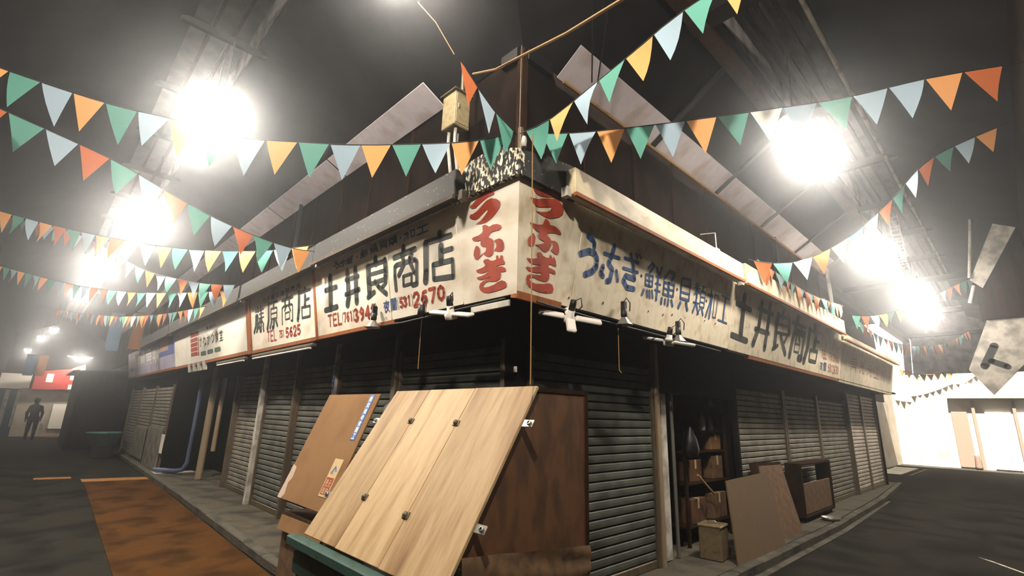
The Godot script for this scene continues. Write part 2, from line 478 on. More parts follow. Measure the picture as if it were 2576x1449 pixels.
const RED_LEFT := [[-0.416,0.781,-0.374,0.793,-0.33,0.814,-0.275,0.839,-0.224,0.85,-0.167,0.839,-0.123,0.815,-0.116,0.8,-0.131,0.791,-0.184,0.794,-0.244,0.782,-0.307,0.763,-0.35,0.748,-0.39,0.756,-0.414,0.77],[-0.434,0.699,-0.423,0.713,-0.387,0.71,-0.334,0.72,-0.269,0.749,-0.216,0.77,-0.158,0.773,-0.104,0.753,-0.067,0.722,-0.063,0.695,-0.084,0.669,-0.131,0.639,-0.182,0.617,-0.242,0.603,-0.301,0.605,-0.37,0.618,-0.307,0.631,-0.254,0.656,-0.216,0.679,-0.21,0.698,-0.228,0.696,-0.27,0.681,-0.323,0.659,-0.365,0.655,-0.404,0.67,-0.43,0.688],[-0.292,0.586,-0.264,0.588,-0.237,0.575,-0.215,0.559,-0.171,0.565,-0.125,0.558,-0.086,0.538,-0.082,0.519,-0.105,0.505,-0.16,0.511,-0.203,0.51,-0.23,0.491,-0.237,0.476,-0.205,0.463,-0.182,0.44,-0.182,0.417,-0.189,0.382,-0.194,0.361,-0.211,0.335,-0.246,0.325,-0.283,0.337,-0.311,0.362,-0.286,0.378,-0.272,0.398,-0.281,0.413,-0.315,0.421,-0.336,0.442,-0.333,0.462,-0.326,0.477,-0.371,0.479,-0.415,0.491,-0.432,0.512,-0.416,0.522,-0.354,0.521,-0.308,0.53,-0.292,0.546],[-0.386,0.446,-0.363,0.432,-0.349,0.408,-0.351,0.378,-0.359,0.357,-0.287,0.376,-0.291,0.371,-0.363,0.344,-0.389,0.329,-0.418,0.342,-0.433,0.376,-0.423,0.408,-0.403,0.437],[-0.179,0.436,-0.152,0.442,-0.115,0.442,-0.085,0.423,-0.072,0.391,-0.077,0.36,-0.098,0.34,-0.13,0.341,-0.174,0.356,-0.188,0.362,-0.161,0.383,-0.156,0.404,-0.164,0.421],[-0.325,0.306,-0.306,0.317,-0.267,0.314,-0.241,0.295,-0.213,0.287,-0.177,0.289,-0.171,0.32,-0.148,0.315,-0.147,0.292,-0.13,0.291,-0.125,0.312,-0.097,0.304,-0.099,0.273,-0.083,0.247,-0.096,0.234,-0.136,0.241,-0.183,0.236,-0.175,0.23,-0.12,0.225,-0.083,0.203,-0.081,0.187,-0.1,0.179,-0.14,0.186,-0.141,0.16,-0.157,0.134,-0.201,0.124,-0.247,0.129,-0.284,0.137,-0.314,0.136,-0.34,0.127,-0.362,0.111,-0.339,0.098,-0.291,0.096,-0.232,0.102,-0.183,0.116,-0.137,0.12,-0.102,0.105,-0.088,0.081,-0.1,0.061,-0.147,0.053,-0.222,0.049,-0.298,0.049,-0.355,0.059,-0.391,0.082,-0.405,0.111,-0.388,0.138,-0.351,0.152,-0.291,0.158,-0.25,0.17,-0.27,0.17,-0.319,0.163,-0.379,0.165,-0.417,0.18,-0.42,0.194,-0.374,0.193,-0.314,0.201,-0.27,0.219,-0.273,0.225,-0.312,0.214,-0.361,0.215,-0.409,0.232,-0.421,0.252,-0.39,0.254,-0.334,0.258,-0.303,0.269,-0.315,0.288]]
const RED_RIGHT := [[-0.004,0.802,0.039,0.814,0.116,0.844,0.168,0.868,0.216,0.872,0.258,0.86,0.302,0.844,0.322,0.833,0.314,0.815,0.269,0.815,0.22,0.813,0.157,0.79,0.103,0.777,0.057,0.774,0.023,0.782],[-0.02,0.732,0.011,0.736,0.055,0.741,0.115,0.766,0.177,0.788,0.251,0.806,0.302,0.802,0.341,0.784,0.365,0.751,0.358,0.711,0.32,0.678,0.248,0.645,0.193,0.633,0.144,0.635,0.097,0.64,0.053,0.647,0.111,0.657,0.173,0.677,0.211,0.699,0.22,0.718,0.21,0.728,0.156,0.71,0.086,0.686,0.05,0.684,0.019,0.7,-0.006,0.711],[0.015,0.547,0.053,0.55,0.098,0.552,0.155,0.569,0.162,0.597,0.171,0.622,0.195,0.624,0.222,0.609,0.236,0.589,0.279,0.595,0.32,0.59,0.359,0.574,0.376,0.558,0.366,0.545,0.311,0.543,0.245,0.528,0.223,0.519,0.223,0.499,0.254,0.491,0.277,0.474,0.281,0.435,0.269,0.402,0.242,0.372,0.22,0.366,0.174,0.38,0.143,0.395,0.111,0.393,0.109,0.399,0.14,0.407,0.191,0.428,0.206,0.448,0.178,0.447,0.144,0.451,0.125,0.472,0.133,0.5,0.1,0.504,0.065,0.516,0.029,0.535],[0.064,0.478,0.084,0.47,0.1,0.452,0.102,0.413,0.091,0.382,0.066,0.371,0.037,0.377,0.021,0.405,0.029,0.433,0.047,0.453],[0.273,0.473,0.315,0.483,0.352,0.474,0.374,0.449,0.385,0.415,0.372,0.384,0.348,0.38,0.311,0.389,0.283,0.399,0.301,0.413,0.306,0.435,0.292,0.454],[0.138,0.336,0.157,0.353,0.185,0.351,0.213,0.335,0.261,0.33,0.283,0.342,0.281,0.362,0.303,0.36,0.322,0.335,0.328,0.36,0.346,0.347,0.365,0.328,0.378,0.291,0.365,0.283,0.319,0.291,0.287,0.283,0.292,0.261,0.336,0.258,0.372,0.253,0.384,0.232,0.369,0.221,0.329,0.227,0.309,0.226,0.316,0.197,0.313,0.167,0.289,0.145,0.256,0.142,0.19,0.144,0.147,0.151,0.109,0.14,0.108,0.123,0.129,0.112,0.18,0.108,0.251,0.121,0.324,0.141,0.364,0.138,0.386,0.106,0.378,0.074,0.322,0.061,0.239,0.054,0.173,0.057,0.115,0.071,0.084,0.093,0.068,0.124,0.075,0.151,0.103,0.167,0.147,0.173,0.21,0.181,0.23,0.195,0.214,0.201,0.17,0.19,0.125,0.188,0.08,0.189,0.049,0.206,0.064,0.218,0.1,0.217,0.168,0.243,0.203,0.251,0.197,0.259,0.157,0.25,0.103,0.247,0.069,0.258,0.04,0.279,0.086,0.282,0.137,0.297,0.166,0.31,0.15,0.322]]
const BLACK_LEFT := [[0.1077,-3.045,0.664,-3.079,0.308],[0.0617,-3.201,0.533,-2.9,0.529],[0.0656,-3.235,0.295,-2.912,0.297],[0.0966,-2.602,0.646,-2.606,0.552,-2.613,0.366,-2.654,0.288],[0.0914,-2.416,0.647,-2.436,0.289],[0.0533,-2.658,0.566,-2.362,0.559],[0.0563,-2.682,0.403,-2.361,0.414],[0.0858,-1.968,0.665,-1.974,0.623],[0.0457,-2.161,0.621,-1.978,0.615,-1.789,0.611],[0.0925,-2.132,0.606,-2.142,0.471,-2.143,0.321],[0.0808,-1.789,0.611,-1.786,0.518,-1.803,0.437],[0.0409,-2.112,0.527,-1.803,0.517],[0.0453,-2.127,0.428,-1.804,0.43],[0.0557,-2.185,0.297,-2.046,0.332],[0.0573,-2.013,0.435,-1.947,0.368,-1.814,0.279],[0.0456,-1.8,0.394,-1.884,0.353],[0.0732,-1.436,0.664,-1.441,0.612],[0.055,-1.617,0.605,-1.245,0.613],[0.0563,-1.478,0.596,-1.448,0.537],[0.0615,-1.306,0.595,-1.347,0.536],[0.0475,-1.626,0.286,-1.63,0.414,-1.615,0.514,-1.575,0.526,-1.267,0.516,-1.237,0.49,-1.265,0.286,-1.336,0.286],[0.0493,-1.452,0.51,-1.561,0.418],[0.0452,-1.352,0.506,-1.286,0.391],[0.0304,-1.483,0.395,-1.34,0.397,-1.35,0.304,-1.49,0.304,-1.483,0.395],[0.0696,-0.851,0.662,-0.858,0.619],[0.049,-1.05,0.627,-0.699,0.61],[0.0805,-1.071,0.62,-1.103,0.364,-1.123,0.288],[0.0744,-0.853,0.544,-0.867,0.415],[0.0443,-0.839,0.5,-0.7,0.495],[0.0477,-0.988,0.409,-0.709,0.397,-0.719,0.256,-0.995,0.281,-0.988,0.409]]
const BLACK_MIDDLE := [[0.037,-5.751,0.602,-5.376,0.607],[0.0559,-5.633,0.652,-5.628,0.598],[0.0548,-5.5,0.651,-5.497,0.589],[0.0667,-5.736,0.526,-5.77,0.368,-5.848,0.286],[0.062,-5.723,0.528,-5.657,0.524,-5.702,0.32],[0.0181,-5.744,0.465,-5.67,0.464],[0.0181,-5.753,0.4,-5.679,0.4],[0.0247,-5.575,0.538,-5.397,0.544],[0.0241,-5.608,0.477,-5.394,0.48],[0.0545,-5.499,0.573,-5.5,0.477,-5.631,0.394],[0.0394,-5.498,0.452,-5.409,0.37],[0.061,-5.512,0.422,-5.538,0.279],[0.0378,-5.624,0.353,-5.744,0.28],[0.0521,-5.6,0.358,-5.574,0.279],[0.0521,-5.436,0.341,-5.421,0.275],[0.0361,-5.133,0.644,-4.8,0.638],[0.0725,-5.151,0.642,-5.19,0.385,-5.253,0.282],[0.0539,-4.942,0.601,-4.959,0.557],[0.028,-5.067,0.557,-4.822,0.55,-4.847,0.398,-5.082,0.403,-5.067,0.557],[0.0224,-5.066,0.483,-4.842,0.48],[0.0637,-4.96,0.389,-4.989,0.285,-5.034,0.275],[0.0511,-5.06,0.37,-5.137,0.285],[0.0521,-4.889,0.365,-4.841,0.288],[0.0541,-4.415,0.663,-4.42,0.631],[0.0418,-4.609,0.611,-4.224,0.612],[0.0545,-4.501,0.606,-4.501,0.533],[0.0529,-4.336,0.611,-4.357,0.534],[0.0296,-4.645,0.281,-4.624,0.505,-4.571,0.524,-4.274,0.519,-4.24,0.5,-4.269,0.29,-4.32,0.299],[0.0414,-4.475,0.514,-4.527,0.463],[0.0387,-4.37,0.507,-4.323,0.436],[0.0214,-4.516,0.425,-4.362,0.425,-4.365,0.335,-4.519,0.336,-4.516,0.425],[0.0514,-3.801,0.665,-3.806,0.628],[0.0421,-3.97,0.626,-3.641,0.622],[0.0739,-3.994,0.63,-4.038,0.392,-4.085,0.282],[0.067,-3.807,0.563,-3.825,0.432],[0.0359,-3.781,0.508,-3.689,0.511],[0.0324,-3.932,0.426,-3.67,0.414,-3.689,0.283,-3.939,0.289,-3.932,0.426]]
const BLUE_RIGHT := [[0.0512,0.711,0.634,0.786,0.614,0.811,0.592,0.811,0.564],[0.0594,0.648,0.461,0.755,0.51,0.83,0.511,0.877,0.472,0.881,0.403,0.833,0.348,0.748,0.305],[0.0343,0.964,0.544,1.199,0.557],[0.0537,1.099,0.645,1.074,0.54,1.048,0.474,1.116,0.431,1.102,0.326,1.061,0.314],[0.0536,0.975,0.428,0.958,0.363,0.994,0.345],[0.0399,1.18,0.432,1.219,0.351],[0.0316,1.279,0.579,1.513,0.59],[0.0314,1.28,0.484,1.523,0.495],[0.0479,1.37,0.633,1.437,0.532,1.486,0.421],[0.0532,1.486,0.421,1.336,0.423,1.311,0.367,1.379,0.32,1.496,0.328],[0.029,1.462,0.662,1.488,0.634],[0.025,1.511,0.667,1.546,0.641],[0.0287,1.748,0.636,1.696,0.577],[0.0376,1.748,0.636,1.799,0.626,1.731,0.542],[0.0218,1.669,0.51,1.801,0.519,1.809,0.413,1.684,0.408,1.669,0.51],[0.0309,1.73,0.516,1.75,0.409],[0.0156,1.678,0.458,1.806,0.465],[0.0311,1.668,0.353,1.644,0.302],[0.0303,1.722,0.357,1.743,0.3],[0.0308,1.767,0.365,1.79,0.298],[0.0308,1.812,0.374,1.842,0.307],[0.035,1.847,0.615,1.886,0.569],[0.0351,1.946,0.638,1.924,0.57],[0.0208,1.854,0.531,1.958,0.537],[0.0209,1.864,0.461,1.961,0.464],[0.021,1.866,0.394,1.964,0.394],[0.0351,1.897,0.564,1.913,0.299],[0.0358,2.102,0.632,2.018,0.538],[0.0457,2.102,0.632,2.223,0.634,2.172,0.555],[0.0261,2.026,0.504,2.231,0.52,2.236,0.392,2.035,0.38,2.026,0.504],[0.0405,2.119,0.514,2.136,0.385],[0.0212,2.034,0.442,2.236,0.457],[0.0385,2.017,0.333,2.015,0.284],[0.0335,2.086,0.338,2.086,0.289],[0.034,2.149,0.344,2.149,0.285],[0.0356,2.212,0.348,2.248,0.295],[0.0308,2.377,0.624,2.57,0.643,2.582,0.413,2.392,0.406,2.377,0.624],[0.024,2.38,0.548,2.581,0.565],[0.024,2.388,0.474,2.584,0.485],[0.0433,2.401,0.356,2.373,0.301],[0.0428,2.531,0.38,2.572,0.307],[0.0403,2.726,0.635,2.747,0.504],[0.0178,2.683,0.58,2.813,0.59],[0.024,2.69,0.62,2.718,0.597],[0.0233,2.786,0.64,2.761,0.601],[0.0253,2.735,0.563,2.69,0.502],[0.0219,2.744,0.565,2.822,0.535],[0.0178,2.689,0.418,2.82,0.423],[0.0336,2.755,0.485,2.74,0.405,2.7,0.305],[0.0334,2.768,0.398,2.834,0.31],[0.0184,2.839,0.628,2.947,0.633],[0.0318,2.89,0.619,2.881,0.584],[0.0182,2.845,0.569,2.951,0.575,2.952,0.396,2.845,0.392,2.845,0.569],[0.0145,2.85,0.507,2.945,0.512],[0.0145,2.847,0.449,2.951,0.452],[0.0231,2.87,0.378,2.806,0.295],[0.0315,2.907,0.376,2.95,0.313],[0.0394,3.028,0.564,3.133,0.567,3.113,0.305],[0.0372,3.094,0.626,3.099,0.494,3.019,0.307],[0.0169,3.193,0.593,3.289,0.6,3.276,0.33,3.202,0.327,3.193,0.593],[0.0246,3.385,0.621,3.608,0.615],[0.0431,3.491,0.609,3.486,0.332],[0.0236,3.352,0.318,3.602,0.312]]
const DOTS_RIGHT := [[0.0259,1.592,0.482,1.598,0.477],[0.0263,2.298,0.487,2.307,0.483],[0.0274,2.994,0.488,3.001,0.48]]
const BLACK_RIGHT := [[0.1243,4.056,0.734,4.059,0.224],[0.0763,3.832,0.61,4.302,0.596],[0.077,3.78,0.192,4.279,0.176],[0.114,4.673,0.766,4.632,0.403,4.502,0.171],[0.1163,4.984,0.789,4.959,0.45,4.923,0.158],[0.0682,4.563,0.663,5.107,0.67],[0.0688,4.519,0.375,5.023,0.375],[0.1243,5.525,0.752,5.523,0.701],[0.0539,5.334,0.688,5.825,0.708],[0.1249,5.345,0.684,5.299,0.554,5.306,0.224],[0.1258,5.835,0.709,5.867,0.498],[0.0407,5.353,0.562,5.843,0.582],[0.0477,5.372,0.437,5.85,0.461],[0.0611,5.242,0.178,5.433,0.25],[0.0945,5.524,0.406,5.783,0.164],[0.0667,5.79,0.43,5.694,0.326],[0.1348,6.219,0.799,6.231,0.728],[0.0611,5.973,0.68,6.646,0.691],[0.1008,6.156,0.669,6.183,0.577],[0.103,6.436,0.673,6.423,0.586],[0.1189,6.137,0.57,6.062,0.43,5.991,0.157],[0.123,6.14,0.559,6.62,0.575,6.551,0.166,6.412,0.164],[0.0321,6.194,0.369,6.437,0.377,6.406,0.249,6.175,0.244,6.194,0.369],[0.0722,6.241,0.5,6.211,0.413],[0.0694,6.354,0.497,6.412,0.425],[0.1535,7.149,0.776,7.142,0.71],[0.0615,6.893,0.681,7.494,0.705],[0.1444,6.881,0.68,6.838,0.377,6.706,0.144],[0.1533,7.255,0.607,7.19,0.417],[0.0566,7.262,0.54,7.465,0.544],[0.0631,6.987,0.358,7.4,0.372,7.351,0.18,6.978,0.177,6.987,0.358]]
const BUNTING := [
	[[[-2.35,3.9,3.49],[-2.11,3.83,3.13],[-1.819,3.694,2.731],[-1.556,3.586,2.371],[-1.325,3.528,2.053],[-1.086,3.441,1.725],[-0.849,3.449,1.401],[-0.607,3.473,1.068],[-0.34,3.532,0.701],[-0.115,3.599,0.393],[0.067,3.7,0.144]], "right", "GYBGYBGYBGYBGYBGYBGY"],
	[[[-2.48,3.79,3.49],[-2.536,3.735,3.091],[-2.6,3.691,2.71],[-2.681,3.617,2.229],[-2.769,3.463,1.708],[-2.851,3.366,1.221],[-2.937,3.33,0.708],[-2.994,3.375,0.37]], "right", "YBGRBGRBGRBGRBGYBGYBG"],
	[[[-6.7,4.05,3.49],[-6.521,4.016,3.316],[-5.599,3.721,2.56],[-4.813,3.518,1.916],[-4.182,3.406,1.398],[-3.586,3.374,0.91],[-3.3,3.389,0.675],[-2.964,3.438,0.4]], "right", "YBGYGYBGYBGRYBGRYBGYB"],
	[[[-10.05,4.88,3.48],[-8.579,4.436,2.335],[-7.513,3.818,1.516],[-6.88,3.601,1.029],[-6.405,3.513,0.665],[-6.008,3.495,0.36]], "right", "BRGBRGBRGBRGBRGBRG"],
	[[[-11.215,4.192,3.496],[-9.597,3.757,2.479],[-8.704,3.57,1.918],[-7.848,3.465,1.38],[-7.092,3.437,0.905],[-6.611,3.432,0.603],[-6.224,3.424,0.36]], "right", "YBGYBGYBGYBGYRBGYBGYBGYBG"],
	[[[-18.25,4.432,2.705],[-14.493,3.883,1.883],[-11.739,3.543,1.281],[-9.656,3.4,0.825],[-7.712,3.372,0.4]], "right", "YGBRYGBRYGBRYGBRYGBR"],
	[[[0.101,3.701,0.109],[0.38,3.717,0.07],[0.688,3.835,0.028],[1.045,3.976,-0.021],[1.325,4.098,-0.06],[1.71,4.194,-0.113],[2.3,4.45,-0.19],[2.88,4.75,-0.24]], "left", "GYBGYBGYBGY"],
	[[[0.088,3.788,-0.069],[0.374,3.751,-0.242],[0.736,3.743,-0.461],[1.132,3.747,-0.7],[1.55,3.759,-0.953],[1.968,3.781,-1.206],[2.403,3.855,-1.47],[2.912,3.887,-1.778]], "left", "GBYGBYGWBGBBYRGBYG"],
	[[[0.163,3.956,0.812],[0.15,3.936,0.707],[0.133,3.833,0.56],[0.115,3.758,0.406],[0.083,3.694,0.125]], "left", "RBGRG"],
	[[[0.37,3.557,-3.657],[0.616,3.481,-3.769],[0.906,3.488,-3.901],[1.337,3.715,-4.097],[1.776,4.128,-4.297],[2.178,4.587,-4.48],[2.86,4.9,-4.79]], "left", "RGBRYGBRGBRGBYRGBR"],
	[[[0.34,3.671,-4.004],[0.344,3.639,-4.877],[0.35,3.629,-6.34],[0.36,3.813,-8.536]], "left", "GRYGBRGYBR"],
	[[[0.36,3.683,-8.797],[0.631,3.695,-9.225],[1.008,3.866,-9.822],[1.413,4.156,-10.463],[2.229,4.821,-11.755]], "left", "GRBYGYBBYWGBRYGB"],
	[[[0.4,3.652,-9.031],[0.635,3.369,-10.094],[0.965,3.35,-11.585],[1.379,3.613,-13.457],[1.78,4.141,-15.272]], "left", "GRYGBRYGBRYBGRYGBRYGBR"],
	[[[-0.79,3.804,-21.674],[-0.29,3.563,-21.791],[0.392,3.549,-21.95],[1.102,3.899,-22.116]], "left", "RYBGRYGBRYGBRBYGR"],
	[[[-1.558,4.142,-25.223],[-0.709,3.765,-25.348],[0.602,3.85,-25.541],[1.902,4.429,-25.733]], "left", "YRBGYRBGYRGBYRBG"],
]

# ---------------------------------------------------------------- light settings
const TUBE_GLOW := 12.0
const LAMP := 15.5

func _ready() -> void:
	# camera
	var cam := Camera3D.new()
	cam.name = "camera"
	add_child(cam)
	cam.transform = Transform3D(Basis(Vector3(0.698, 0.028, -0.716), Vector3(0.162, 0.967, 0.196), Vector3(0.698, -0.252, 0.670)).orthonormalized(), Vector3(2.482, 1.6, 2.433))
	cam.fov = 61.3
	cam.near = 0.05
	cam.far = 300.0
	cam.current = true
	# sky, added haze standing in for lens glow round the lamps, exposure
	var env := Environment.new()
	var sky := Sky.new()
	var air := ProceduralSkyMaterial.new()
	air.sky_top_color = Color(0.62, 0.7, 0.82)
	air.sky_horizon_color = Color(0.86, 0.88, 0.9)
	air.ground_horizon_color = Color(0.6, 0.6, 0.6)
	air.ground_bottom_color = Color(0.35, 0.34, 0.33)
	air.sun_angle_max = 1.0
	air.energy_multiplier = 1.6
	sky.sky_material = air
	env.background_mode = Environment.BG_SKY
	env.sky = sky
	env.tonemap_mode = Environment.TONE_MAPPER_LINEAR
	env.tonemap_exposure = 1.0
	env.sdfgi_enabled = true
	env.ssao_enabled = true
	env.ssil_enabled = true
	env.volumetric_fog_enabled = GLOW_HAZE > 0.0
	env.volumetric_fog_density = GLOW_HAZE
	env.volumetric_fog_albedo = Color(0.95, 0.97, 1.0)
	env.volumetric_fog_anisotropy = 0.93
	var we := WorldEnvironment.new()
	we.name = "world"
	we.environment = env
	add_child(we)
	# the sun beyond the end of the right alley
	var sun := DirectionalLight3D.new()
	sun.name = "sun"
	sun.light_color = Color(1.0, 0.95, 0.87)
	sun.light_energy = 30.0
	sun.light_angular_distance = 0.6
	sun.shadow_enabled = true
	add_child(sun)
	sun.look_at_from_position(Vector3(1.0, 13.5, 5.6), Vector3.ZERO)
	materials()
	ground()
	roof()
	upper_walls()
	signs()
	shutters()
	doorway()
	stall()
	lamps()
	buntings()
	details()
	left_end()
	right_end()

const GLOW_HAZE := 0.018

# ---------------------------------------------------------------- ground
func ground() -> void:
	var f := shell("floor")
	var st := mb()
	span(st, Vector3(-44, -0.2, -34), Vector3(9, 0, 9))
	obj("asphalt", st, M.asphalt, f)
	st = mb()
	plate(st, [Vector3(-11.3, 0.001, 1.25), Vector3(-3.6, 0.001, 1.52), Vector3(-1.0, 0.001, 1.6), Vector3(0.6, 0.001, 0.45), Vector3(-2.0, 0.001, 0.4), Vector3(-11.3, 0.001, 0.12)], Vector3(0, 0.004, 0))
	obj("ochre_paving", st, M.ochre_floor, f)
	st = mb()
	plate(st, [Vector3(-11.95, 0.001, 1.27), Vector3(-11.45, 0.001, 1.27), Vector3(-11.3, 0.001, 0.1), Vector3(-11.75, 0.001, 0.1)], Vector3(0, 0.006, 0))
	obj("yellow_line", st, M.line_yellow, f)
	st = mb()
	plate(st, [Vector3(-12.6, 0.001, 2.0), Vector3(-12.3, 0.001, 2.0), Vector3(-12.2, 0.001, 1.4), Vector3(-12.5, 0.001, 1.4)], Vector3(0, 0.006, 0))
	obj("yellow_line", st, M.line_yellow, f)
	st = mb()
	plate(st, [Vector3(1.75, 0.001, -6.7), Vector3(1.9, 0.001, -6.55), Vector3(2.5, 0.001, -5.75), Vector3(2.35, 0.001, -5.9)], Vector3(0, 0.006, 0))
	obj("white_line", st, M.line_white, f)
	# raised concrete step round the shop
	st = mb()
	plate(st, [Vector3(-19.5, 0.0, -1.2), Vector3(-19.5, 0.0, -0.02), Vector3(-8.0, 0.0, 0.12), Vector3(-3.4, 0.0, 0.25), Vector3(-0.2, 0.0, 0.26), Vector3(0.03, 0.0, 0.1), Vector3(0.04, 0.0, -7.0), Vector3(-0.09, 0, -11.0), Vector3(-0.35, 0, -15.3), Vector3(-1.6, 0, -15.3), Vector3(-1.6, 0, -1.2)], Vector3(0, 0.09, 0))
	obj("concrete_step", st, M.concrete, f)
	# kerb stones, one by one
	var left := [Vector2(-17.0, 0.0), Vector2(-8.0, 0.15), Vector2(-3.4, 0.29), Vector2(-0.15, 0.3)]
	var right := [Vector2(0.1, 0.05), Vector2(0.12, -7.0), Vector2(0.0, -11.0), Vector2(-0.28, -15.3)]
	for path in [left, right]:
		for i in path.size() - 1:
			var a: Vector2 = path[i]
			var b: Vector2 = path[i + 1]
			var n := int(a.distance_to(b) / 0.62)
			for k in n:
				var p := a.lerp(b, (k + 0.5) / n)
				var d := (b - a).normalized()
				var bs := Basis(Vector3(d.x, 0, d.y), Vector3.UP, Vector3(d.x, 0, d.y).cross(Vector3.UP))
				st = mb()
				cbox(st, Vector3.ZERO, Vector3(a.distance_to(b) / n - 0.012, 0.1 + 0.006 * (k % 3), 0.11), 0.012)
				var ks := obj("kerb_stone", st, M.kerb, f)
				ks.transform = Transform3D(bs, Vector3(p.x, 0.05, p.y))
	# gutter strip along the right kerb
	st = mb()
	plate(st, [Vector3(0.18, 0.0, 0.3), Vector3(0.26, 0, 0.3), Vector3(0.26, 0, -7), Vector3(0.1, 0, -11.5), Vector3(0.05, 0, -11.5), Vector3(0.18, 0, -7)], Vector3(0, 0.012, 0))
	obj("gutter_edge", st, M.kerb, f)
	# white painted end of the kerb by the blue pipe
	st = mb()
	plate(st, [Vector3(-11.95, 0.0, 0.08), Vector3(-11.5, 0, 0.08), Vector3(-11.4, 0, -0.75), Vector3(-11.85, 0, -0.75)], Vector3(0, 0.1, 0))
	obj("white_kerb", st, M.line_white, f)

# ---------------------------------------------------------------- roof over both alleys
func roof() -> void:
	var c := shell("ceiling")
	var lo := 4.9
	var hi := 5.65
	var t := Vector3(0, 0.05, 0)
	var slope := func(pts: Array) -> void:
		var st := mb()
		var q := []
		for p in pts:
			q.append(Vector3(p[0], hi if p[2] else lo, p[1]))
		plate(st, q, t)
		obj("roof_sheet", st, M.ceiling, c)
	slope.call([[-42, -0.25, 0], [-0.25, -0.25, 0], [0.9, 1.3, 1], [-42, 1.3, 1]])
	slope.call([[-0.25, -0.25, 0], [-0.25, -22, 0], [0.9, -22, 1], [0.9, 1.3, 1]])
	slope.call([[-42, 1.95, 1], [0.9, 1.95, 1], [-0.25, 3.5, 0], [-42, 3.5, 0]])
	slope.call([[-0.25, 3.5, 0], [0.9, 1.95, 1], [0.9, 8, 1], [-0.25, 8, 0]])
	slope.call([[1.5, -22, 1], [2.9, -22, 0], [2.9, -0.25, 0], [1.5, 1.3, 1]])
	slope.call([[1.5, 1.3, 1], [2.9, -0.25, 0], [8, -0.25, 0], [8, 1.3, 1]])
	slope.call([[1.5, 1.95, 1], [8, 1.95, 1], [8, 3.5, 0], [2.9, 3.5, 0]])
	slope.call([[1.5, 1.95, 1], [2.9, 3.5, 0], [2.9, 8, 0], [1.5, 8, 1]])
	# the raised roof light over each alley: upright sides, a dull roof, cross bars
	var st := mb()
	for s in [[Vector3(-42, hi, 1.27), Vector3(0.9, 6.05, 1.3)], [Vector3(-42, hi, 1.95), Vector3(0.9, 6.05, 1.98)], [Vector3(0.87, hi, -22), Vector3(0.9, 6.05, 1.3)], [Vector3(1.5, hi, -22), Vector3(1.53, 6.05, 1.3)],
			[Vector3(1.5, hi, 1.27), Vector3(8, 6.05, 1.3)], [Vector3(1.5, hi, 1.95), Vector3(8, 6.05, 1.98)], [Vector3(0.87, hi, 1.95), Vector3(0.9, 6.05, 8)], [Vector3(1.5, hi, 1.95), Vector3(1.53, 6.05, 8)]]:
		span(st, s[0], s[1])
	obj("lantern_sides", st, M.lantern_side, c)
	st = mb()
	span(st, Vector3(-42, 6.05, 1.27), Vector3(8, 6.1, 1.98))
	span(st, Vector3(0.87, 6.05, -22), Vector3(1.53, 6.1, 1.27))
	span(st, Vector3(0.87, 6.05, 1.98), Vector3(1.53, 6.1, 8))
	obj("lantern_roof", st, M.lantern_roof, c)
	var k := 0
	for x in [-0.6, -1.75, -3.1, -4.6, -6.1, -7.7, -9.3, -11.0, -13.0, -15.0, -18.0, -21.0, -24.0]:
		st = mb()
		span(st, Vector3(x - 0.03, 5.56, 1.2), Vector3(x + 0.03, 5.63, 2.05))
		obj("cross_bar", st, M.steel_dark, c)
	for z in [-1.75, -4.3, -6.2, -8.2, -10.2, -12.4, -15.0, -18.0]:
		st = mb()
		var w := 0.11 if z == -1.75 else 0.035
		span(st, Vector3(0.55, 5.5, z - w), Vector3(1.75, 5.62, z + w))
		obj("cross_bar", st, M.steel_dark, c)
	# long bars in the roof lights
	for z in [1.5, 1.72]:
		st = mb()
		span(st, Vector3(-30, 5.9, z - 0.02), Vector3(0.8, 5.95, z + 0.02))
		obj("glazing_bar", st, M.beam_brown, c)
	for x in [1.05, 1.16, 1.32]:
		st = mb()
		span(st, Vector3(x - 0.02, 5.88, -21), Vector3(x + 0.02, 5.94, 1.2))
		obj("glazing_bar", st, M.steel_dark, c)
	st = mb()
	span(st, Vector3(0.72, 5.45, -20), Vector3(0.86, 5.6, 1.0))
	obj("ridge_beam", st, M.beam_brown, c)
	st = mb()
	tube(st, [Vector3(1.62, 5.5, -1.6), Vector3(1.62, 5.5, -14.0)], 0.025)
	obj("white_conduit", st, M.white_paint, c)
	# pale strips painting the lamp sheen on the ceiling's lower edge, sheet by sheet
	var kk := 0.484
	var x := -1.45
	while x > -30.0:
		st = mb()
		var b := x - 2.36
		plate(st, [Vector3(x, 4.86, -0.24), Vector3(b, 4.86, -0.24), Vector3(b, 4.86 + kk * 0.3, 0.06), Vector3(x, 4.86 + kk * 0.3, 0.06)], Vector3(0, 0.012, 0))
		obj("eave_sheen_strip", st, M.eave_sheen, c)
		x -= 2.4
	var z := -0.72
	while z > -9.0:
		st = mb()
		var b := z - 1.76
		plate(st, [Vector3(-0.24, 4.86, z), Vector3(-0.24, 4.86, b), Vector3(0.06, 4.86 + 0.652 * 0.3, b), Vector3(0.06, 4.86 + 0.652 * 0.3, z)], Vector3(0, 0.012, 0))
		obj("eave_sheen_strip", st, M.eave_sheen, c)
		st = mb()
		plate(st, [Vector3(-0.24, 4.84, b + 0.02), Vector3(-0.24, 4.84, b - 0.06), Vector3(0.8, 5.5, b - 0.06), Vector3(0.8, 5.5, b + 0.02)], Vector3(0, 0.03, 0))
		obj("rafter", st, M.steel_dark, c)
		z -= 1.8
	st = mb()
	tube(st, [Vector3(-0.18, 4.8, -0.75), Vector3(-0.18, 4.8, -9.6)], 0.018)
	obj("eave_conduit", st, M.rope, c)
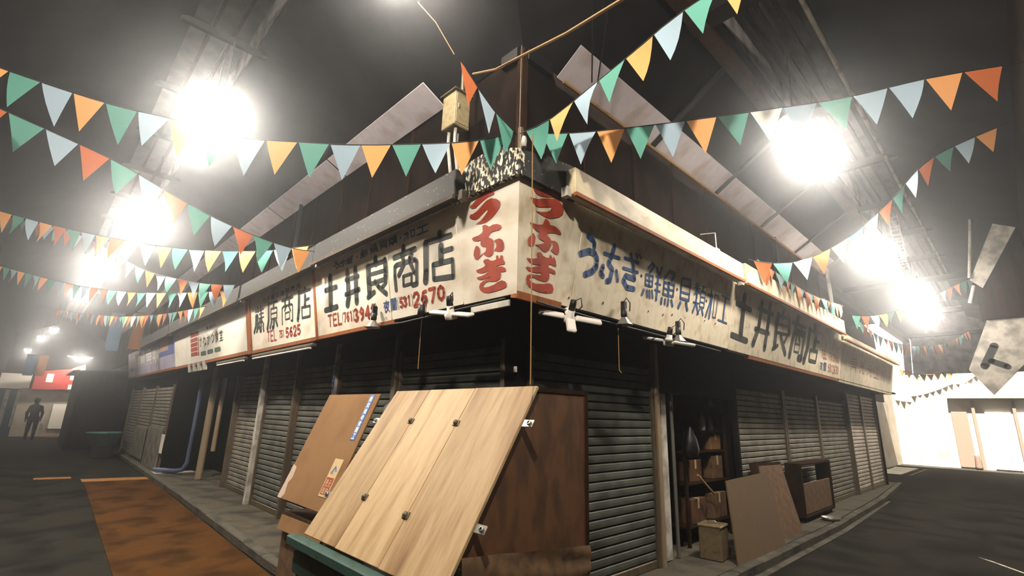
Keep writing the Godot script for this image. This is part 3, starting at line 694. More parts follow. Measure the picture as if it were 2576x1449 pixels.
	# plain walls that close the alleys beside and behind the view
	for w in [["wall_south", Vector3(-42, 0, 3.5), Vector3(-0.25, 5.0, 3.7)], ["wall_south_side", Vector3(-0.45, 0, 3.5), Vector3(-0.25, 5.0, 8)], ["wall_east", Vector3(2.9, 0, -22), Vector3(3.1, 5.0, -0.25)], ["wall_east_side", Vector3(2.9, 0, -0.45), Vector3(8, 5.0, -0.25)],
			["wall_back", Vector3(2.9, 0, 3.5), Vector3(8, 5.0, 3.7)], ["wall_back_side", Vector3(2.9, 0, 3.5), Vector3(3.1, 5.0, 8)], ["wall_far_east", Vector3(8, 0, -0.45), Vector3(8.2, 6.2, 3.7)], ["wall_far_south", Vector3(-0.45, 0, 8), Vector3(3.1, 6.2, 8.2)]]:
		st = mb()
		span(st, w[1], w[2])
		var o := obj(w[0], st, M.brown_sheet)
		o.set_meta("kind", "structure")

# ---------------------------------------------------------------- upper walls of the corner building
func upper_walls() -> void:
	var l := shell("wall_left")
	var st := mb()
	span(st, Vector3(-30, 2.45, -0.4), Vector3(-0.3, 5.0, -0.3))
	obj("backing", st, M.soffit, l)
	var x := -0.27
	var k := 0
	while x > -28.0:
		var w: float = [0.93, 0.9, 0.96, 0.88][k % 4]
		st = mb()
		span(st, Vector3(x - w + 0.012, 3.2, -0.3), Vector3(x, 4.93, -0.262 - 0.006 * (k % 2)))
		obj("panel", st, M.brown_sheet, l)
		st = mb()
		span(st, Vector3(x - w - 0.004, 3.2, -0.265), Vector3(x - w + 0.012, 4.93, -0.245))
		obj("batten", st, M.dark_wood, l)
		x -= w
		k += 1
	var r := shell("wall_right")
	st = mb()
	span(st, Vector3(-0.4, 2.45, -9.6), Vector3(-0.3, 5.0, -0.3))
	obj("backing", st, M.soffit, r)
	var z := -0.27
	k = 0
	while z > -9.3:
		var w: float = [0.9, 0.94, 0.9, 0.96][k % 4]
		st = mb()
		span(st, Vector3(-0.3, 3.2, z - w + 0.012), Vector3(-0.262 - 0.006 * (k % 2), 4.93, z))
		obj("panel", st, M.brown_sheet, r)
		st = mb()
		span(st, Vector3(-0.265, 3.2, z - w - 0.004), Vector3(-0.245, 4.93, z - w + 0.012))
		obj("batten", st, M.dark_wood, r)
		z -= w
		k += 1
	st = mb()
	span(st, Vector3(-0.3, 3.2, -0.3), Vector3(-0.23, 4.95, -0.23))
	obj("corner_post", st, M.dark_wood, r)
	# end of the upper floor, with a pale downpipe; low roof beyond
	st = mb()
	span(st, Vector3(-3, 2.5, -9.65), Vector3(-0.3, 5.6, -9.6))
	obj("gable", st, M.brown_sheet, r)
	st = mb()
	tube(st, [Vector3(-0.1, 5.6, -9.7), Vector3(-0.1, 3.4, -9.7)], 0.04)
	obj("downpipe", st, M.white_paint, r)
	# soffit behind the signs and the dark board over the shutters
	var s := shell("trim_1")
	st = mb()
	span(st, Vector3(-19.4, 2.46, -0.62), Vector3(-0.02, 2.5, 0.0))
	span(st, Vector3(-0.62, 2.46, -15.0), Vector3(0.0, 2.5, -0.02))
	obj("soffit", st, M.soffit, s)
	st = mb()
	span(st, Vector3(-11.6, 2.2, -0.66), Vector3(-0.5, 2.46, -0.5))
	span(st, Vector3(-0.66, 2.15, -11.4), Vector3(-0.53, 2.46, -0.5))
	obj("shutter_box", st, M.post_dark, s)
	st = mb()
	span(st, Vector3(-19.4, 3.2, -0.3), Vector3(-0.1, 3.3, 0.1))
	span(st, Vector3(-0.3, 3.2, -14.6), Vector3(0.1, 3.3, -0.1))
	obj("ledge", st, M.soffit, s)
	# low roof slab behind the sign past the upper floor
	st = mb()
	span(st, Vector3(-3, 3.2, -15.0), Vector3(-0.25, 3.4, -9.6))
	obj("low_roof", st, M.soffit, s)

# ---------------------------------------------------------------- signs
const LEAN := 0.193

func sign_frame(side: String) -> Transform3D:
	var v := Vector3(0, 1, LEAN).normalized() if side == "left" else Vector3(LEAN, 1, 0).normalized()
	var u := Vector3(1, 0, 0) if side == "left" else Vector3(0, 0, -1)
	return Transform3D(Basis(u, v, u.cross(v)), Vector3(0, 2.47, 0))

func sign_at(called: String, label: String, side: String, u0: float) -> Node3D:
	var o := thing(called, label, "sign")
	var f := sign_frame(side)
	o.transform = Transform3D(f.basis, f * Vector3(u0, 0, 0))
	return o

func lettering(called: String, parent: Node3D, st: SurfaceTool, m: Material, z := 0.0035) -> void:
	var o := obj(called, st, m, parent)
	o.position.z = z

func board(parent: Node3D, u0: float, u1: float, v0: float, v1: float, m: Material, called := "board", t := 0.05) -> void:
	var st := mb()
	cbox(st, Vector3((u0 + u1) * 0.5, (v0 + v1) * 0.5, -t * 0.5), Vector3(u1 - u0, v1 - v0, t), 0.006)
	obj(called, st, m, parent)

func rect(st: SurfaceTool, b: Array, off := 0.0, z := 0.0) -> void:
	quad(st, Vector3(b[0] - off, b[1], z), Vector3(b[0] - off, b[3], z), Vector3(b[2] - off, b[3], z), Vector3(b[2] - off, b[1], z))

func signs() -> void:
	var st: SurfaceTool
	# left face, nearest the corner
	var o := sign_at("shop_sign", "white board with black shop name and red phone numbers, left face beside the corner", "left", 0.0)
	board(o, -3.5, -1.75, 0.0, 0.86, M.sign_white)
	board(o, -1.745, -0.62, 0.0, 0.86, M.sign_white)
	st = mb()
	plate(st, [Vector3(-0.615, 0, 0), Vector3(0.0, 0, 0), Vector3(0.163, 0.86, 0), Vector3(-0.615, 0.86, 0)], Vector3(0, 0, -0.03))
	obj("board", st, M.sign_white, o)
	st = mb()
	shapes(st, RED_LEFT)
	lettering("red_brush_lettering", o, st, M.paint_red)
	st = mb()
	strokes(st, BLACK_LEFT)
	lettering("shop_name_lettering", o, st, M.paint_black)
	st = mb()
	word(st, "TEL", [-3.172, 0.09, -2.816, 0.22], 0.024)
	word(st, "761", [-2.767, 0.1, -2.56, 0.2], 0.022)
	word(st, "3948", [-2.517, 0.08, -2.042, 0.206], 0.034)
	word(st, "531", [-1.578, 0.105, -1.39, 0.195], 0.024)
	word(st, "2670", [-1.345, 0.085, -0.858, 0.202], 0.032)
	lettering("phone_lettering", o, st, M.paint_red)
	st = mb()
	word(st, "夜間", [-1.881, 0.096, -1.633, 0.208], 0.014)
	lettering("evening_lettering", o, st, M.paint_blue)
	st = mb()
	for q in [[-2.81, "("], [-2.555, ")"], [-1.625, "("], [-1.385, ")"]]:
		glyph(st, q[1], q[0], 0.1, q[0] + 0.04, 0.2, 0.007)
	lettering("bracket_lettering", o, st, M.paint_black)
	st = mb()
	var small := [["う", -2.934, 0.74, -2.797, 0.81], ["な", -2.775, 0.735, -2.624, 0.805], ["ぎ", -2.61, 0.735, -2.445, 0.805], ["鮮", -2.281, 0.735, -2.125, 0.815], ["魚", -2.062, 0.735, -1.915, 0.815], ["貝", -1.858, 0.735, -1.724, 0.815], ["類", -1.69, 0.735, -1.54, 0.815], ["加", -1.413, 0.73, -1.225, 0.8], ["工", -1.194, 0.73, -1.014, 0.79]]
	for g in small:
		glyph(st, g[0], g[1], g[2], g[3], g[4], 0.016)
	brush(st, [Vector2(-2.36, 0.77), Vector2(-2.355, 0.77)], 0.022)
	brush(st, [Vector2(-1.475, 0.77), Vector2(-1.47, 0.77)], 0.022)
	lettering("small_blue_lettering", o, st, M.paint_blue)
	st = mb()
	span(st, Vector3(-3.5, -0.035, -0.06), Vector3(-1.7, 0.004, 0.008))
	obj("rust_strip", st, M.rust_strip, o)
	st = mb()
	span(st, Vector3(-3.53, -0.035, -0.05), Vector3(-3.48, 0.84, 0.012))
	obj("rust_post", st, M.rust_strip, o)
	# left face, middle
	o = sign_at("shop_sign", "smaller white board with black shop name in a rusty frame, second from the corner", "left", 0.0)
	board(o, -5.99, -3.535, 0.0, 0.86, M.sign_white)
	st = mb()
	strokes(st, BLACK_MIDDLE)
	lettering("shop_name_lettering", o, st, M.paint_black)
	st = mb()
	word(st, "TEL", [-5.275, 0.088, -4.896, 0.237], 0.022)
	lettering("telephone_lettering", o, st, M.paint_red)
	st = mb()
	word(st, "751", [-4.78, 0.105, -4.606, 0.2], 0.018)
	lettering("area_code_lettering", o, st, M.paint_red)
	st = mb()
	word(st, "5625", [-4.534, 0.087, -4.014, 0.209], 0.03)
	lettering("phone_lettering", o, st, M.paint_red)
	st = mb()
	word(st, "うなぎの造販売元", [-5.42, 0.69, -3.93, 0.755], 0.012)
	lettering("small_blue_lettering", o, st, M.paint_blue)
	st = mb()
	span(st, Vector3(-5.998, -0.04, -0.06), Vector3(-3.54, 0.0, 0.01))
	obj("rust_strip", st, M.rust_strip, o)
	st = mb()
	span(st, Vector3(-6.17, -0.04, -0.06), Vector3(-6.0, 0.84, 0.02))
	obj("rust_post", st, M.rust_strip, o)
	# left face, eating house
	o = sign_at("shop_sign", "smooth cream plastic eating-house sign with a red seal and three green lozenges", "left", 0.0)
	board(o, -11.72, -6.18, 0.02, 0.84, M.sign_plastic, "panel")
	st = mb()
	rect(st, [-10.09, 0.58, -9.39, 0.67])
	for i in 4:
		rect(st, [-10.09, 0.17 + i * 0.1, -9.5, 0.25 + i * 0.1])
		rect(st, [-9.46, 0.15 + i * 0.1, -9.39, 0.24 + i * 0.1])
	lettering("red_seal", o, st, M.paint_red)
	st = mb()
	word(st, "かねかつ食堂", [-9.327, 0.32, -7.59, 0.52], 0.022)
	word(st, "食堂", [-8.75, 0.62, -8.3, 0.68], 0.01)
	word(st, "売元", [-8.3, 0.62, -8.05, 0.68], 0.01)
	lettering("black_lettering", o, st, M.paint_black)
	st = mb()
	for b in [-9.25, -8.72, -8.2]:
		brush(st, [Vector2(b + 0.05, 0.175), Vector2(b + 0.38, 0.175)], 0.085)
	lettering("green_lozenges", o, st, M.print_green)
	st = mb()
	span(st, Vector3(-11.73, -0.03, -0.06), Vector3(-6.18, 0.018, 0.01))
	obj("rust_strip", st, M.rust_strip, o)
	for i in 4:
		st = mb()
		span(st, Vector3(-10.35 + i * 0.42, -0.16, -0.02), Vector3(-10.13 + i * 0.42, 0.02, 0.015))
		obj("white_tab", st, M.white_paint, o)
	# left face, farthest
	o = sign_at("shop_sign", "pale blue printed sign with white characters, farthest along the left face", "left", 0.0)
	board(o, -19.4, -11.75, 0.03, 0.84, M.sign_lilac, "panel")
	st = mb()
	rect(st, [-13.7, 0.37, -11.8, 0.5])
	rect(st, [-12.5, 0.5, -11.8, 0.8])
	rect(st, [-19.2, 0.2, -18.2, 0.32])
	rect(st, [-17.9, 0.66, -13.7, 0.72])
	lettering("blue_print", o, st, M.print_blue, 0.003)
	st = mb()
	rect(st, [-13.6, 0.53, -12.5, 0.78])
	lettering("peach_print", o, st, M.print_peach, 0.003)
	st = mb()
	word(st, "鮮魚貝類", [-17.9, 0.28, -13.8, 0.68], 0.06)
	brush(st, [Vector2(-14.3, 0.3), Vector2(-14.3, 0.62)], 0.12)
	lettering("white_lettering", o, st, M.print_white, 0.005)
	st = mb()
	span(st, Vector3(-19.45, -0.02, -0.06), Vector3(-11.76, 0.03, 0.01))
	obj("rust_strip", st, M.rust_strip, o)
	# right face
	o = sign_at("shop_sign", "long cream board with blue and black painted characters, right face of the corner", "right", 0.0)
	st = mb()
	plate(st, [Vector3(0.0, 0, 0), Vector3(0.62, 0, 0), Vector3(0.62, 0.86, 0), Vector3(-0.163, 0.86, 0)], Vector3(0, 0, -0.03))
	obj("board", st, M.sign_cream, o)
	board(o, 0.625, 3.72, 0.0, 0.86, M.sign_cream)
	board(o, 3.725, 8.95, -0.02, 0.86, M.sign_cream)
	st = mb()
	shapes(st, RED_RIGHT)
	lettering("red_brush_lettering", o, st, M.paint_red)
	st = mb()
	strokes(st, BLUE_RIGHT)
	lettering("blue_lettering", o, st, M.paint_blue)
	st = mb()
	strokes(st, DOTS_RIGHT)
	for i in 26:
		var p := Vector2(0.3 + fmod(i * 0.618 * 8.3, 8.3), 0.06 + fmod(i * 0.37, 0.6))
		brush(st, [p, p + Vector2(0.004, 0.006)], 0.012 + 0.004 * (i % 3))
	lettering("rust_bolts", o, st, M.rust_bolt)
	st = mb()
	strokes(st, BLACK_RIGHT)
	lettering("shop_name_lettering", o, st, M.paint_black)
	st = mb()
	word(st, "TEL", [7.656, 0.3, 8.0, 0.43], 0.022)
	word(st, "7613948", [8.15, 0.3, 8.85, 0.43], 0.02)
	word(st, "5312670", [8.15, 0.08, 8.85, 0.22], 0.02)
	lettering("phone_lettering", o, st, M.paint_red)
	st = mb()
	word(st, "夜間", [7.6, 0.08, 8.03, 0.22], 0.016)
	lettering("evening_lettering", o, st, M.paint_blue)
	st = mb()
	span(st, Vector3(0.0, -0.035, -0.06), Vector3(0.5, 0.02, 0.008))
	obj("rust_strip", st, M.rust_strip, o)
	st = mb()
	span(st, Vector3(4.4, -0.05, -0.06), Vector3(8.95, -0.01, 0.008))
	obj("rust_strip", st, M.rust_strip, o)
	o = sign_at("shop_sign", "plain streaked cream board past the long sign, towards the daylight", "right", 0.0)
	board(o, 8.97, 14.4, -0.06, 0.82, M.sign_cream)
	st = mb()
	for i in 5:
		glyph(st, "貝売元工加".substr(i, 1), 9.8 + i * 0.75, 0.25, 10.3 + i * 0.75, 0.5, 0.02)
	lettering("faded_lettering", o, st, M.paint_red)
	# fascias above the signs
	fascia("flaking dark painted fascia above the left sign beside the corner", Vector3(-3.2, 3.285, 0.2), Vector3(-0.44, 3.53, 0.3), M.fascia_dark, true)
	fascia("dark weathered fascia above the second sign of the left face", Vector3(-6.1, 3.28, 0.2), Vector3(-3.24, 3.53, 0.29), M.fascia_dark, true)
	fascia("dark fascia above the cream eating-house sign", Vector3(-11.7, 3.27, 0.2), Vector3(-6.16, 3.53, 0.3), M.fascia_dark, true)
	fascia("dark fascia above the pale blue sign", Vector3(-17.5, 3.25, 0.2), Vector3(-11.75, 3.52, 0.3), M.fascia_dark, true)
	fascia("pale cream box fascia above the right sign, nearest the corner", Vector3(0.2, 3.29, -3.66), Vector3(0.3, 3.52, -0.32), M.fascia_cream, false)
	fascia("pale cream box fascia above the right sign, second from the corner", Vector3(0.2, 3.28, -8.6), Vector3(0.3, 3.55, -3.76), M.fascia_cream, false)
	fascia("thin cream fascia at the far end of the right sign", Vector3(0.2, 3.2, -14.3), Vector3(0.28, 3.3, -8.7), M.fascia_cream, false)
	# flaking corner board, two faces
	var cb := thing("corner_board", "black board with flaking white paint capping the corner above the red lettering", "board", Vector3.ZERO)
	st = mb()
	plate(st, [Vector3(-0.6, 3.3, 0.2), Vector3(0.2, 3.3, 0.2), Vector3(0.2, 3.5, 0.2), Vector3(-0.1, 3.62, 0.2), Vector3(-0.6, 3.6, 0.2)], Vector3(0, 0, -0.05))
	obj("left_face", st, M.fascia_flaking, cb)
	st = mb()
	plate(st, [Vector3(0.2, 3.3, 0.15), Vector3(0.2, 3.3, -0.46), Vector3(0.2, 3.6, -0.46), Vector3(0.2, 3.56, -0.1), Vector3(0.2, 3.5, 0.15)], Vector3(-0.05, 0, 0))
	obj("right_face", st, M.fascia_dark, cb)

func fascia(label: String, lo: Vector3, hi: Vector3, m: Material, left: bool) -> void:
	var o := thing("fascia", label, "fascia", Vector3(hi.x if left else hi.x, lo.y, hi.z))
	var st := mb()
	var off := o.position
	var c := (lo + hi) * 0.5 - off
	cbox(st, c, hi - lo, 0.008)
	obj("box", st, m, o)
	st = mb()
	if left:
		span(st, Vector3(lo.x, lo.y - 0.02, hi.z - 0.012) - off, Vector3(hi.x, lo.y + 0.015, hi.z + 0.014) - off)
	else:
		span(st, Vector3(hi.x - 0.012, lo.y - 0.02, lo.z) - off, Vector3(hi.x + 0.014, lo.y + 0.012, hi.z) - off)
	obj("lower_lip", st, M.fascia_lip if left else M.rust_strip, o)
	st = mb()
	if left:
		span(st, Vector3(hi.x, lo.y - 0.02, lo.z) - off, Vector3(hi.x + 0.05, lo.y + 0.06, hi.z - 0.04) - off)
	else:
		span(st, Vector3(lo.x, lo.y - 0.02, hi.z) - off, Vector3(hi.x - 0.04, lo.y + 0.06, hi.z + 0.05) - off)
	obj("end_bracket", st, M.white_paint, o)

# ---------------------------------------------------------------- roller shutters
# side "left": runs along x at depth z = d; side "right": runs along z at depth x = d
func shutter(label: String, side: String, a: float, b: float, d: float, top: float, pitch: float, m: Material, rail := true, group := "") -> void:
	var w := absf(b - a)
	var o := thing("roller_shutter", label, "shutter", Vector3.ZERO, group)
	if side == "left":
		o.transform = Transform3D(Basis(), Vector3((a + b) * 0.5, 0.09, d))
	else:
		o.transform = Transform3D(Basis(Vector3(0, 0, -1), Vector3.UP, Vector3(1, 0, 0)), Vector3(d, 0.09, (a + b) * 0.5))
	var st := mb()
	var p := pitch
	run(st, [Vector2(0.005, -0.012), Vector2(0.006, 0.001), Vector2(p * 0.18, 0.011), Vector2(p * 0.5, 0.0135), Vector2(p * 0.84, 0.011), Vector2(p - 0.006, 0.001), Vector2(p - 0.005, -0.012)], -w * 0.5 + 0.03, w * 0.5 - 0.03)
	st.generate_normals()
	var slat := st.commit()
	var n := int((top - 0.09 - 0.08) / p)
	for i in n:
		inst("slat", slat, m, o, Transform3D(Basis(), Vector3(0, 0.08 + i * p, 0)))
	st = mb()
	cbox(st, Vector3(0, 0.04, 0.005), Vector3(w - 0.05, 0.078, 0.035), 0.006)
	obj("bottom_bar", st, M.post_metal, o)
	st = mb()
	span(st, Vector3(-w * 0.5, 0, -0.03), Vector3(w * 0.5, top - 0.09, -0.016))
	obj("backing", st, M.soffit, o)
	if rail:
		for s in [-1, 1]:
			st = mb()
			cbox(st, Vector3(s * (w * 0.5 - 0.005), (top - 0.09) * 0.5, 0.012), Vector3(0.05, top - 0.09, 0.06), 0.006)
			obj("side_rail", st, M.post_metal, o)

func shutters() -> void:
	var lp := 0.078
	shutter("grey roller shutter of the left face beside the corner post, behind the plywood", "left", -2.3, -0.62, -0.5, 2.25, lp, M.shutter_green)
	shutter("grey roller shutter on the left face behind the cardboard panel", "left", -3.78, -2.42, -0.5, 2.25, lp, M.shutter_green)
	shutter("grey roller shutter just left of the pole with the blue sticker", "left", -5.1, -3.86, -0.5, 2.25, lp, M.shutter_grey)
	shutter("grey roller shutter with a dented foot, fourth from the corner on the left face", "left", -6.5, -5.18, -0.5, 2.25, lp, M.shutter_grey)
	shutter("pale roller shutter set back beyond the dark gap on the left face", "left", -8.55, -7.0, -0.66, 2.25, lp, M.shutter_pale)
	for i in 3:
		shutter(["grey roller shutter at the far left end beside the notice board", "middle one of the three far left roller shutters", "farthest roller shutter on the left face, beside the green tub"][i], "left", -14.0 - i * 2.2, -11.85 - i * 2.2, -0.1, 2.1, 0.085, M.shutter_pale, true, "three far shutters of the left face")
	# pale sheets fixed over the lower halves of the far shutters
	for i in 2:
		var st := mb()
		cbox(st, Vector3(0, 0.45, 0), Vector3(1.9, 0.8 + 0.15 * (1 - i), 0.02), 0.004)
		var o := obj("metal_sheet", st, M.shutter_pale)
		o.position = Vector3(-13.0 - i * 2.2, 0.12, -0.06)
		tag(o, ["taller dull metal sheet fixed low on a far left shutter", "shorter dull metal sheet fixed low on a far left shutter"][i], "sheet")
	var rp := 0.083
	shutter("dark roller shutter of the right face beside the brown board", "right", -0.66, -2.68, -0.5, 2.2, rp, M.shutter_green)
	shutter("roller shutter of the right face just past the open doorway", "right", -4.98, -7.05, -0.5, 2.15, rp, M.shutter_pale)
	shutter("roller shutter of the right face behind the wheeled cabinet", "right", -7.12, -9.05, -0.5, 2.15, rp, M.shutter_pale)
	shutter("roller shutter of the right face, third past the doorway", "right", -9.1, -11.3, -0.5, 2.15, rp, M.shutter_pale)
	shutter("pale shutter with daylight put into its colour on the right face, nearer of the bright pair", "right", -11.4, -12.75, -0.46, 2.35, rp, M.shutter_daylit)
	shutter("pale shutter with daylight put into its colour on the right face, farther of the bright pair", "right", -12.8, -14.3, -0.46, 2.35, rp, M.shutter_daylit)
	# posts between them
	var posts := [
		["steel post between the two shutters behind the plywood", Vector3(-2.36, 0, -0.47), 0.07, 2.46, "post_metal"],
		["pale slim pole with a blue sticker above the cardboard panel", Vector3(-3.82, 0, -0.44), 0.055, 2.46, "white_paint"],
		["rusty slim pole between the third and fourth left shutters", Vector3(-5.14, 0, -0.44), 0.06, 2.46, "post_metal"],
		["pale post at the edge of the dark gap in the left face", Vector3(-6.56, 0, -0.43), 0.08, 2.46, "white_paint"],
		["dark steel post where the two faces meet", Vector3(-0.54, 0, -0.54), 0.14, 2.46, "post_dark"],
		["brown steel post left of the open doorway", Vector3(-0.47, 0, -2.74), 0.07, 2.46, "beige_pipe"],
		["dark post right of the open doorway", Vector3(-0.47, 0, -4.93), 0.07, 2.46, "post_dark"],
		["dark post beside the bright pair of shutters", Vector3(-0.44, 0, -14.4), 0.1, 2.46, "post_dark"],
		["grey post beyond the pale set-back shutter", Vector3(-8.62, 0, -0.6), 0.07, 2.46, "post_metal"]]
	for p in posts:
		var st := mb()
		var w: float = p[2]
		cbox(st, Vector3(0, p[3] * 0.5, 0), Vector3(w, p[3], w), w * 0.12)
		var o := obj("post", st, M[p[4]])
		o.position = p[1] + Vector3(0, 0.0, 0)
		tag(o, p[0], "post")
	var stk := thing("sticker", "blue vertical sticker with white characters on the pale pole", "sticker", Vector3(-3.82, 1.86, -0.41))
	var st := mb()
	cbox(st, Vector3(0, 0.17, 0), Vector3(0.07, 0.34, 0.004), 0.001)
	obj("sheet", st, M.sticker_blue, stk)
	st = mb()
	for i in 5:
		glyph(st, "売元造夜の".substr(i, 1), -0.02, 0.28 - i * 0.063, 0.02, 0.325 - i * 0.063, 0.006)
	lettering("white_lettering", stk, st, M.print_white, 0.003)
	# recess with pipes on the left face
	var r := shell("wall_recess")
	st = mb()
	span(st, Vector3(-11.8, 0, -1.3), Vector3(-6.55, 2.5, -1.2))
	span(st, Vector3(-6.62, 0, -1.2), Vector3(-6.52, 2.5, -0.5))
	span(st, Vector3(-11.85, 0, -1.2), Vector3(-11.72, 2.5, -0.1))
	obj("back", st, M.post_dark, r)
	st = mb()
	span(st, Vector3(-8.58, 0.09, -1.15), Vector3(-8.52, 2.45, -0.7))
	span(st, Vector3(-10.2, 0.09, -1.2), Vector3(-9.2, 1.0, -1.1))
	obj("door_panel", st, M.dark_wood, r)
	st = mb()
	tube(st, [Vector3(-10.95, 2.3, -0.45), Vector3(-10.95, 0.35, -0.45), Vector3(-11.02, 0.2, -0.4), Vector3(-11.2, 0.16, -0.3), Vector3(-11.72, 0.16, 0.02)], 0.048, 10)
	tag(obj("drain_pipe", st, M.blue_pipe), "blue drainpipe bending along the ground on the left face", "pipe")
	st = mb()
	tube(st, [Vector3(-10.0, 2.45, -0.5), Vector3(-10.0, 0.1, -0.5)], 0.07, 10)
	tag(obj("drain_pipe", st, M.beige_pipe), "thick beige drainpipe standing right of the blue pipe", "pipe")
	st = mb()
	tube(st, [Vector3(-9.45, 2.2, -0.55), Vector3(-9.45, 0.7, -0.55)], 0.045, 10)
	tag(obj("drain_pipe", st, M.beige_pipe), "shorter slim beige pipe between the thick pipe and the pale shutter", "pipe")
	st = mb()
	cbox(st, Vector3.ZERO, Vector3(0.3, 0.42, 0.01), 0.002)
	var nt := obj("notice", st, M.print_white)
	nt.position = Vector3(-11.72, 0.72, -0.03)
	tag(nt, "small white notice beside the blue drainpipe", "notice")
	# fluorescent strip under the second sign
	for q in [["slim pale light fitting under the second left sign", -5.95, -3.62], ["slim pale light fitting under the cream sign", -8.0, -6.3]]:
		var lf := thing("strip_light", q[0], "light fitting", Vector3((q[1] + q[2]) * 0.5, 2.355, -0.02))
		var w: float = (q[2] - q[1]) * 0.5
		st = mb()
		cbox(st, Vector3(0, 0.03, 0), Vector3(w * 2, 0.04, 0.07), 0.008)
		obj("housing", st, M.post_metal, lf)
		st = mb()
		tube(st, [Vector3(-w + 0.05, -0.01, 0.02), Vector3(w - 0.05, -0.01, 0.02)], 0.014)
		obj("tube", st, M.white_plastic, lf)

# ---------------------------------------------------------------- open doorway on the right face
func doorway() -> void:
	var r := shell("wall_doorway")
	var st := mb()
	span(st, Vector3(-2.7, 0, -6.4), Vector3(-2.6, 2.5, -2.6))
	span(st, Vector3(-2.7, 0, -2.68), Vector3(-0.56, 2.5, -2.6))
	span(st, Vector3(-2.7, 0, -6.4), Vector3(-0.56, 2.5, -6.3))
	span(st, Vector3(-2.7, 2.46, -6.4), Vector3(-0.5, 2.52, -2.6))
	obj("inner_walls", st, M.post_dark, r)
	st = mb()
	span(st, Vector3(-2.7, 0.0, -6.4), Vector3(-0.5, 0.092, -2.6))
	obj("inner_floor", st, M.concrete, r)
	st = mb()
	span(st, Vector3(-0.56, 1.95, -4.89), Vector3(-0.45, 2.46, -2.78))
	obj("lintel", st, M.post_dark, r)
	st = mb()
	span(st, Vector3(-0.6, 1.905, -4.89), Vector3(-0.43, 1.95, -2.78))
	obj("track", st, M.brown_sheet, r)
	# closing walls behind the shutters
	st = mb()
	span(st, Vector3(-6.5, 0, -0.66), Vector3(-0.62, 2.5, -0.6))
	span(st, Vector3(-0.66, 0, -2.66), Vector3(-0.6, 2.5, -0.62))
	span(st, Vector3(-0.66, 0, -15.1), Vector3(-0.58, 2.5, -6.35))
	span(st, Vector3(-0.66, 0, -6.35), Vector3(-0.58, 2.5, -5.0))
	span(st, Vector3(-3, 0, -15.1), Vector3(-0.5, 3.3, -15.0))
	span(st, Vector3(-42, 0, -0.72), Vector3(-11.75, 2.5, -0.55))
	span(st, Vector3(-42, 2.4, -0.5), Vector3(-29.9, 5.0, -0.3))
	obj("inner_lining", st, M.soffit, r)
	st = mb()
	cbox(st, Vector3(0, 0.9, 0), Vector3(0.035, 1.8, 0.23), 0.006)
	var d := obj("sliding_door", st, M.white_paint)
	d.position = Vector3(-0.53, 0.1, -2.93)
	tag(d, "pale edge of a sliding door standing in the open doorway", "door")
	st = mb()
	tube(st, [Vector3(-0.52, 0.1, -3.18), Vector3(-0.52, 1.92, -3.18)], 0.022, 8)
	tag(obj("steel_pole", st, M.steel), "slim steel pole right of the sliding door in the doorway", "pole")
	# storage rack inside
	var k := thing("storage_rack", "dark storage rack loaded with boxes inside the doorway", "rack", Vector3(-0.9, 0.09, -4.33))
	for q in [[-0.25, -0.62], [0.25, -0.62], [-0.25, 0.62], [0.25, 0.62]]:
		st = mb()
		cbox(st, Vector3(q[0], 0.8, q[1]), Vector3(0.04, 1.6, 0.04), 0.005)
		obj("upright", st, M.dark_wood, k)
	for y in [0.22, 0.72, 1.1, 1.36]:
		st = mb()
		cbox(st, Vector3(0, y, 0), Vector3(0.52, 0.025, 1.28), 0.004)
		obj("shelf", st, M.dark_wood, k)
	var boxes := [["yellowish cardboard carton on the upper rack shelf", Vector3(-0.85, 1.205, -4.72), Vector3(0.34, 0.22, 0.3), "cardboard"], ["orange-brown carton under the yellowish one on the rack", Vector3(-0.85, 0.825, -4.7), Vector3(0.36, 0.3, 0.32), "kraft"], ["brown carton on the left of the rack's middle shelf", Vector3(-0.85, 0.825, -4.05), Vector3(0.34, 0.27, 0.34), "brown_board"], ["low brown carton on the rack's lowest shelf", Vector3(-0.85, 0.325, -4.05), Vector3(0.36, 0.3, 0.4), "brown_board"], ["dusty carton on the right of the rack's lowest shelf", Vector3(-0.85, 0.325, -4.68), Vector3(0.36, 0.32, 0.45), "kraft"]]
	for b in boxes:
		var o := thing("carton", b[0], "box", b[1], "cartons on the rack")
		var s: Vector3 = b[2]
		st = mb()
		cbox(st, Vector3(0, s.y * 0.5, 0), s, 0.006)
		var bd := obj("body", st, M[b[3]], o)
		st = mb()
		span(st, Vector3(-s.x * 0.5 - 0.001, s.y + 0.0005, -0.025), Vector3(s.x * 0.5 + 0.001, s.y + 0.002, 0.025))
		span(st, Vector3(s.x * 0.5 + 0.0005, s.y * 0.6, -0.025), Vector3(s.x * 0.5 + 0.002, s.y, 0.025))
		obj("tape", st, M.sticker_cream, bd)
	var bottles := [["white bottle standing on top of the rack", Vector3(-0.8, 1.465, -4.58), "white_plastic"], ["grey bottle standing right of the white one on the rack", Vector3(-0.8, 1.465, -4.84), "steel"]]
	for b in bottles:
		var o := thing("bottle", b[0], "bottle", b[1])
		st = mb()
		lathe(st, [Vector2(0, 0), Vector2(0.045, 0), Vector2(0.048, 0.02), Vector2(0.048, 0.15), Vector2(0.03, 0.19), Vector2(0.018, 0.21), Vector2(0.018, 0.235), Vector2(0, 0.235)], 14)
		var bb := obj("body", st, M[b[2]], o)
		st = mb()
		lathe(st, [Vector2(0.0, 0.262), Vector2(0.021, 0.26), Vector2(0.021, 0.232), Vector2(0.0, 0.232)], 12)
		obj("cap", st, M.black_plastic, bb)
	# plastic bag hung on the rack's upright
	st = mb()
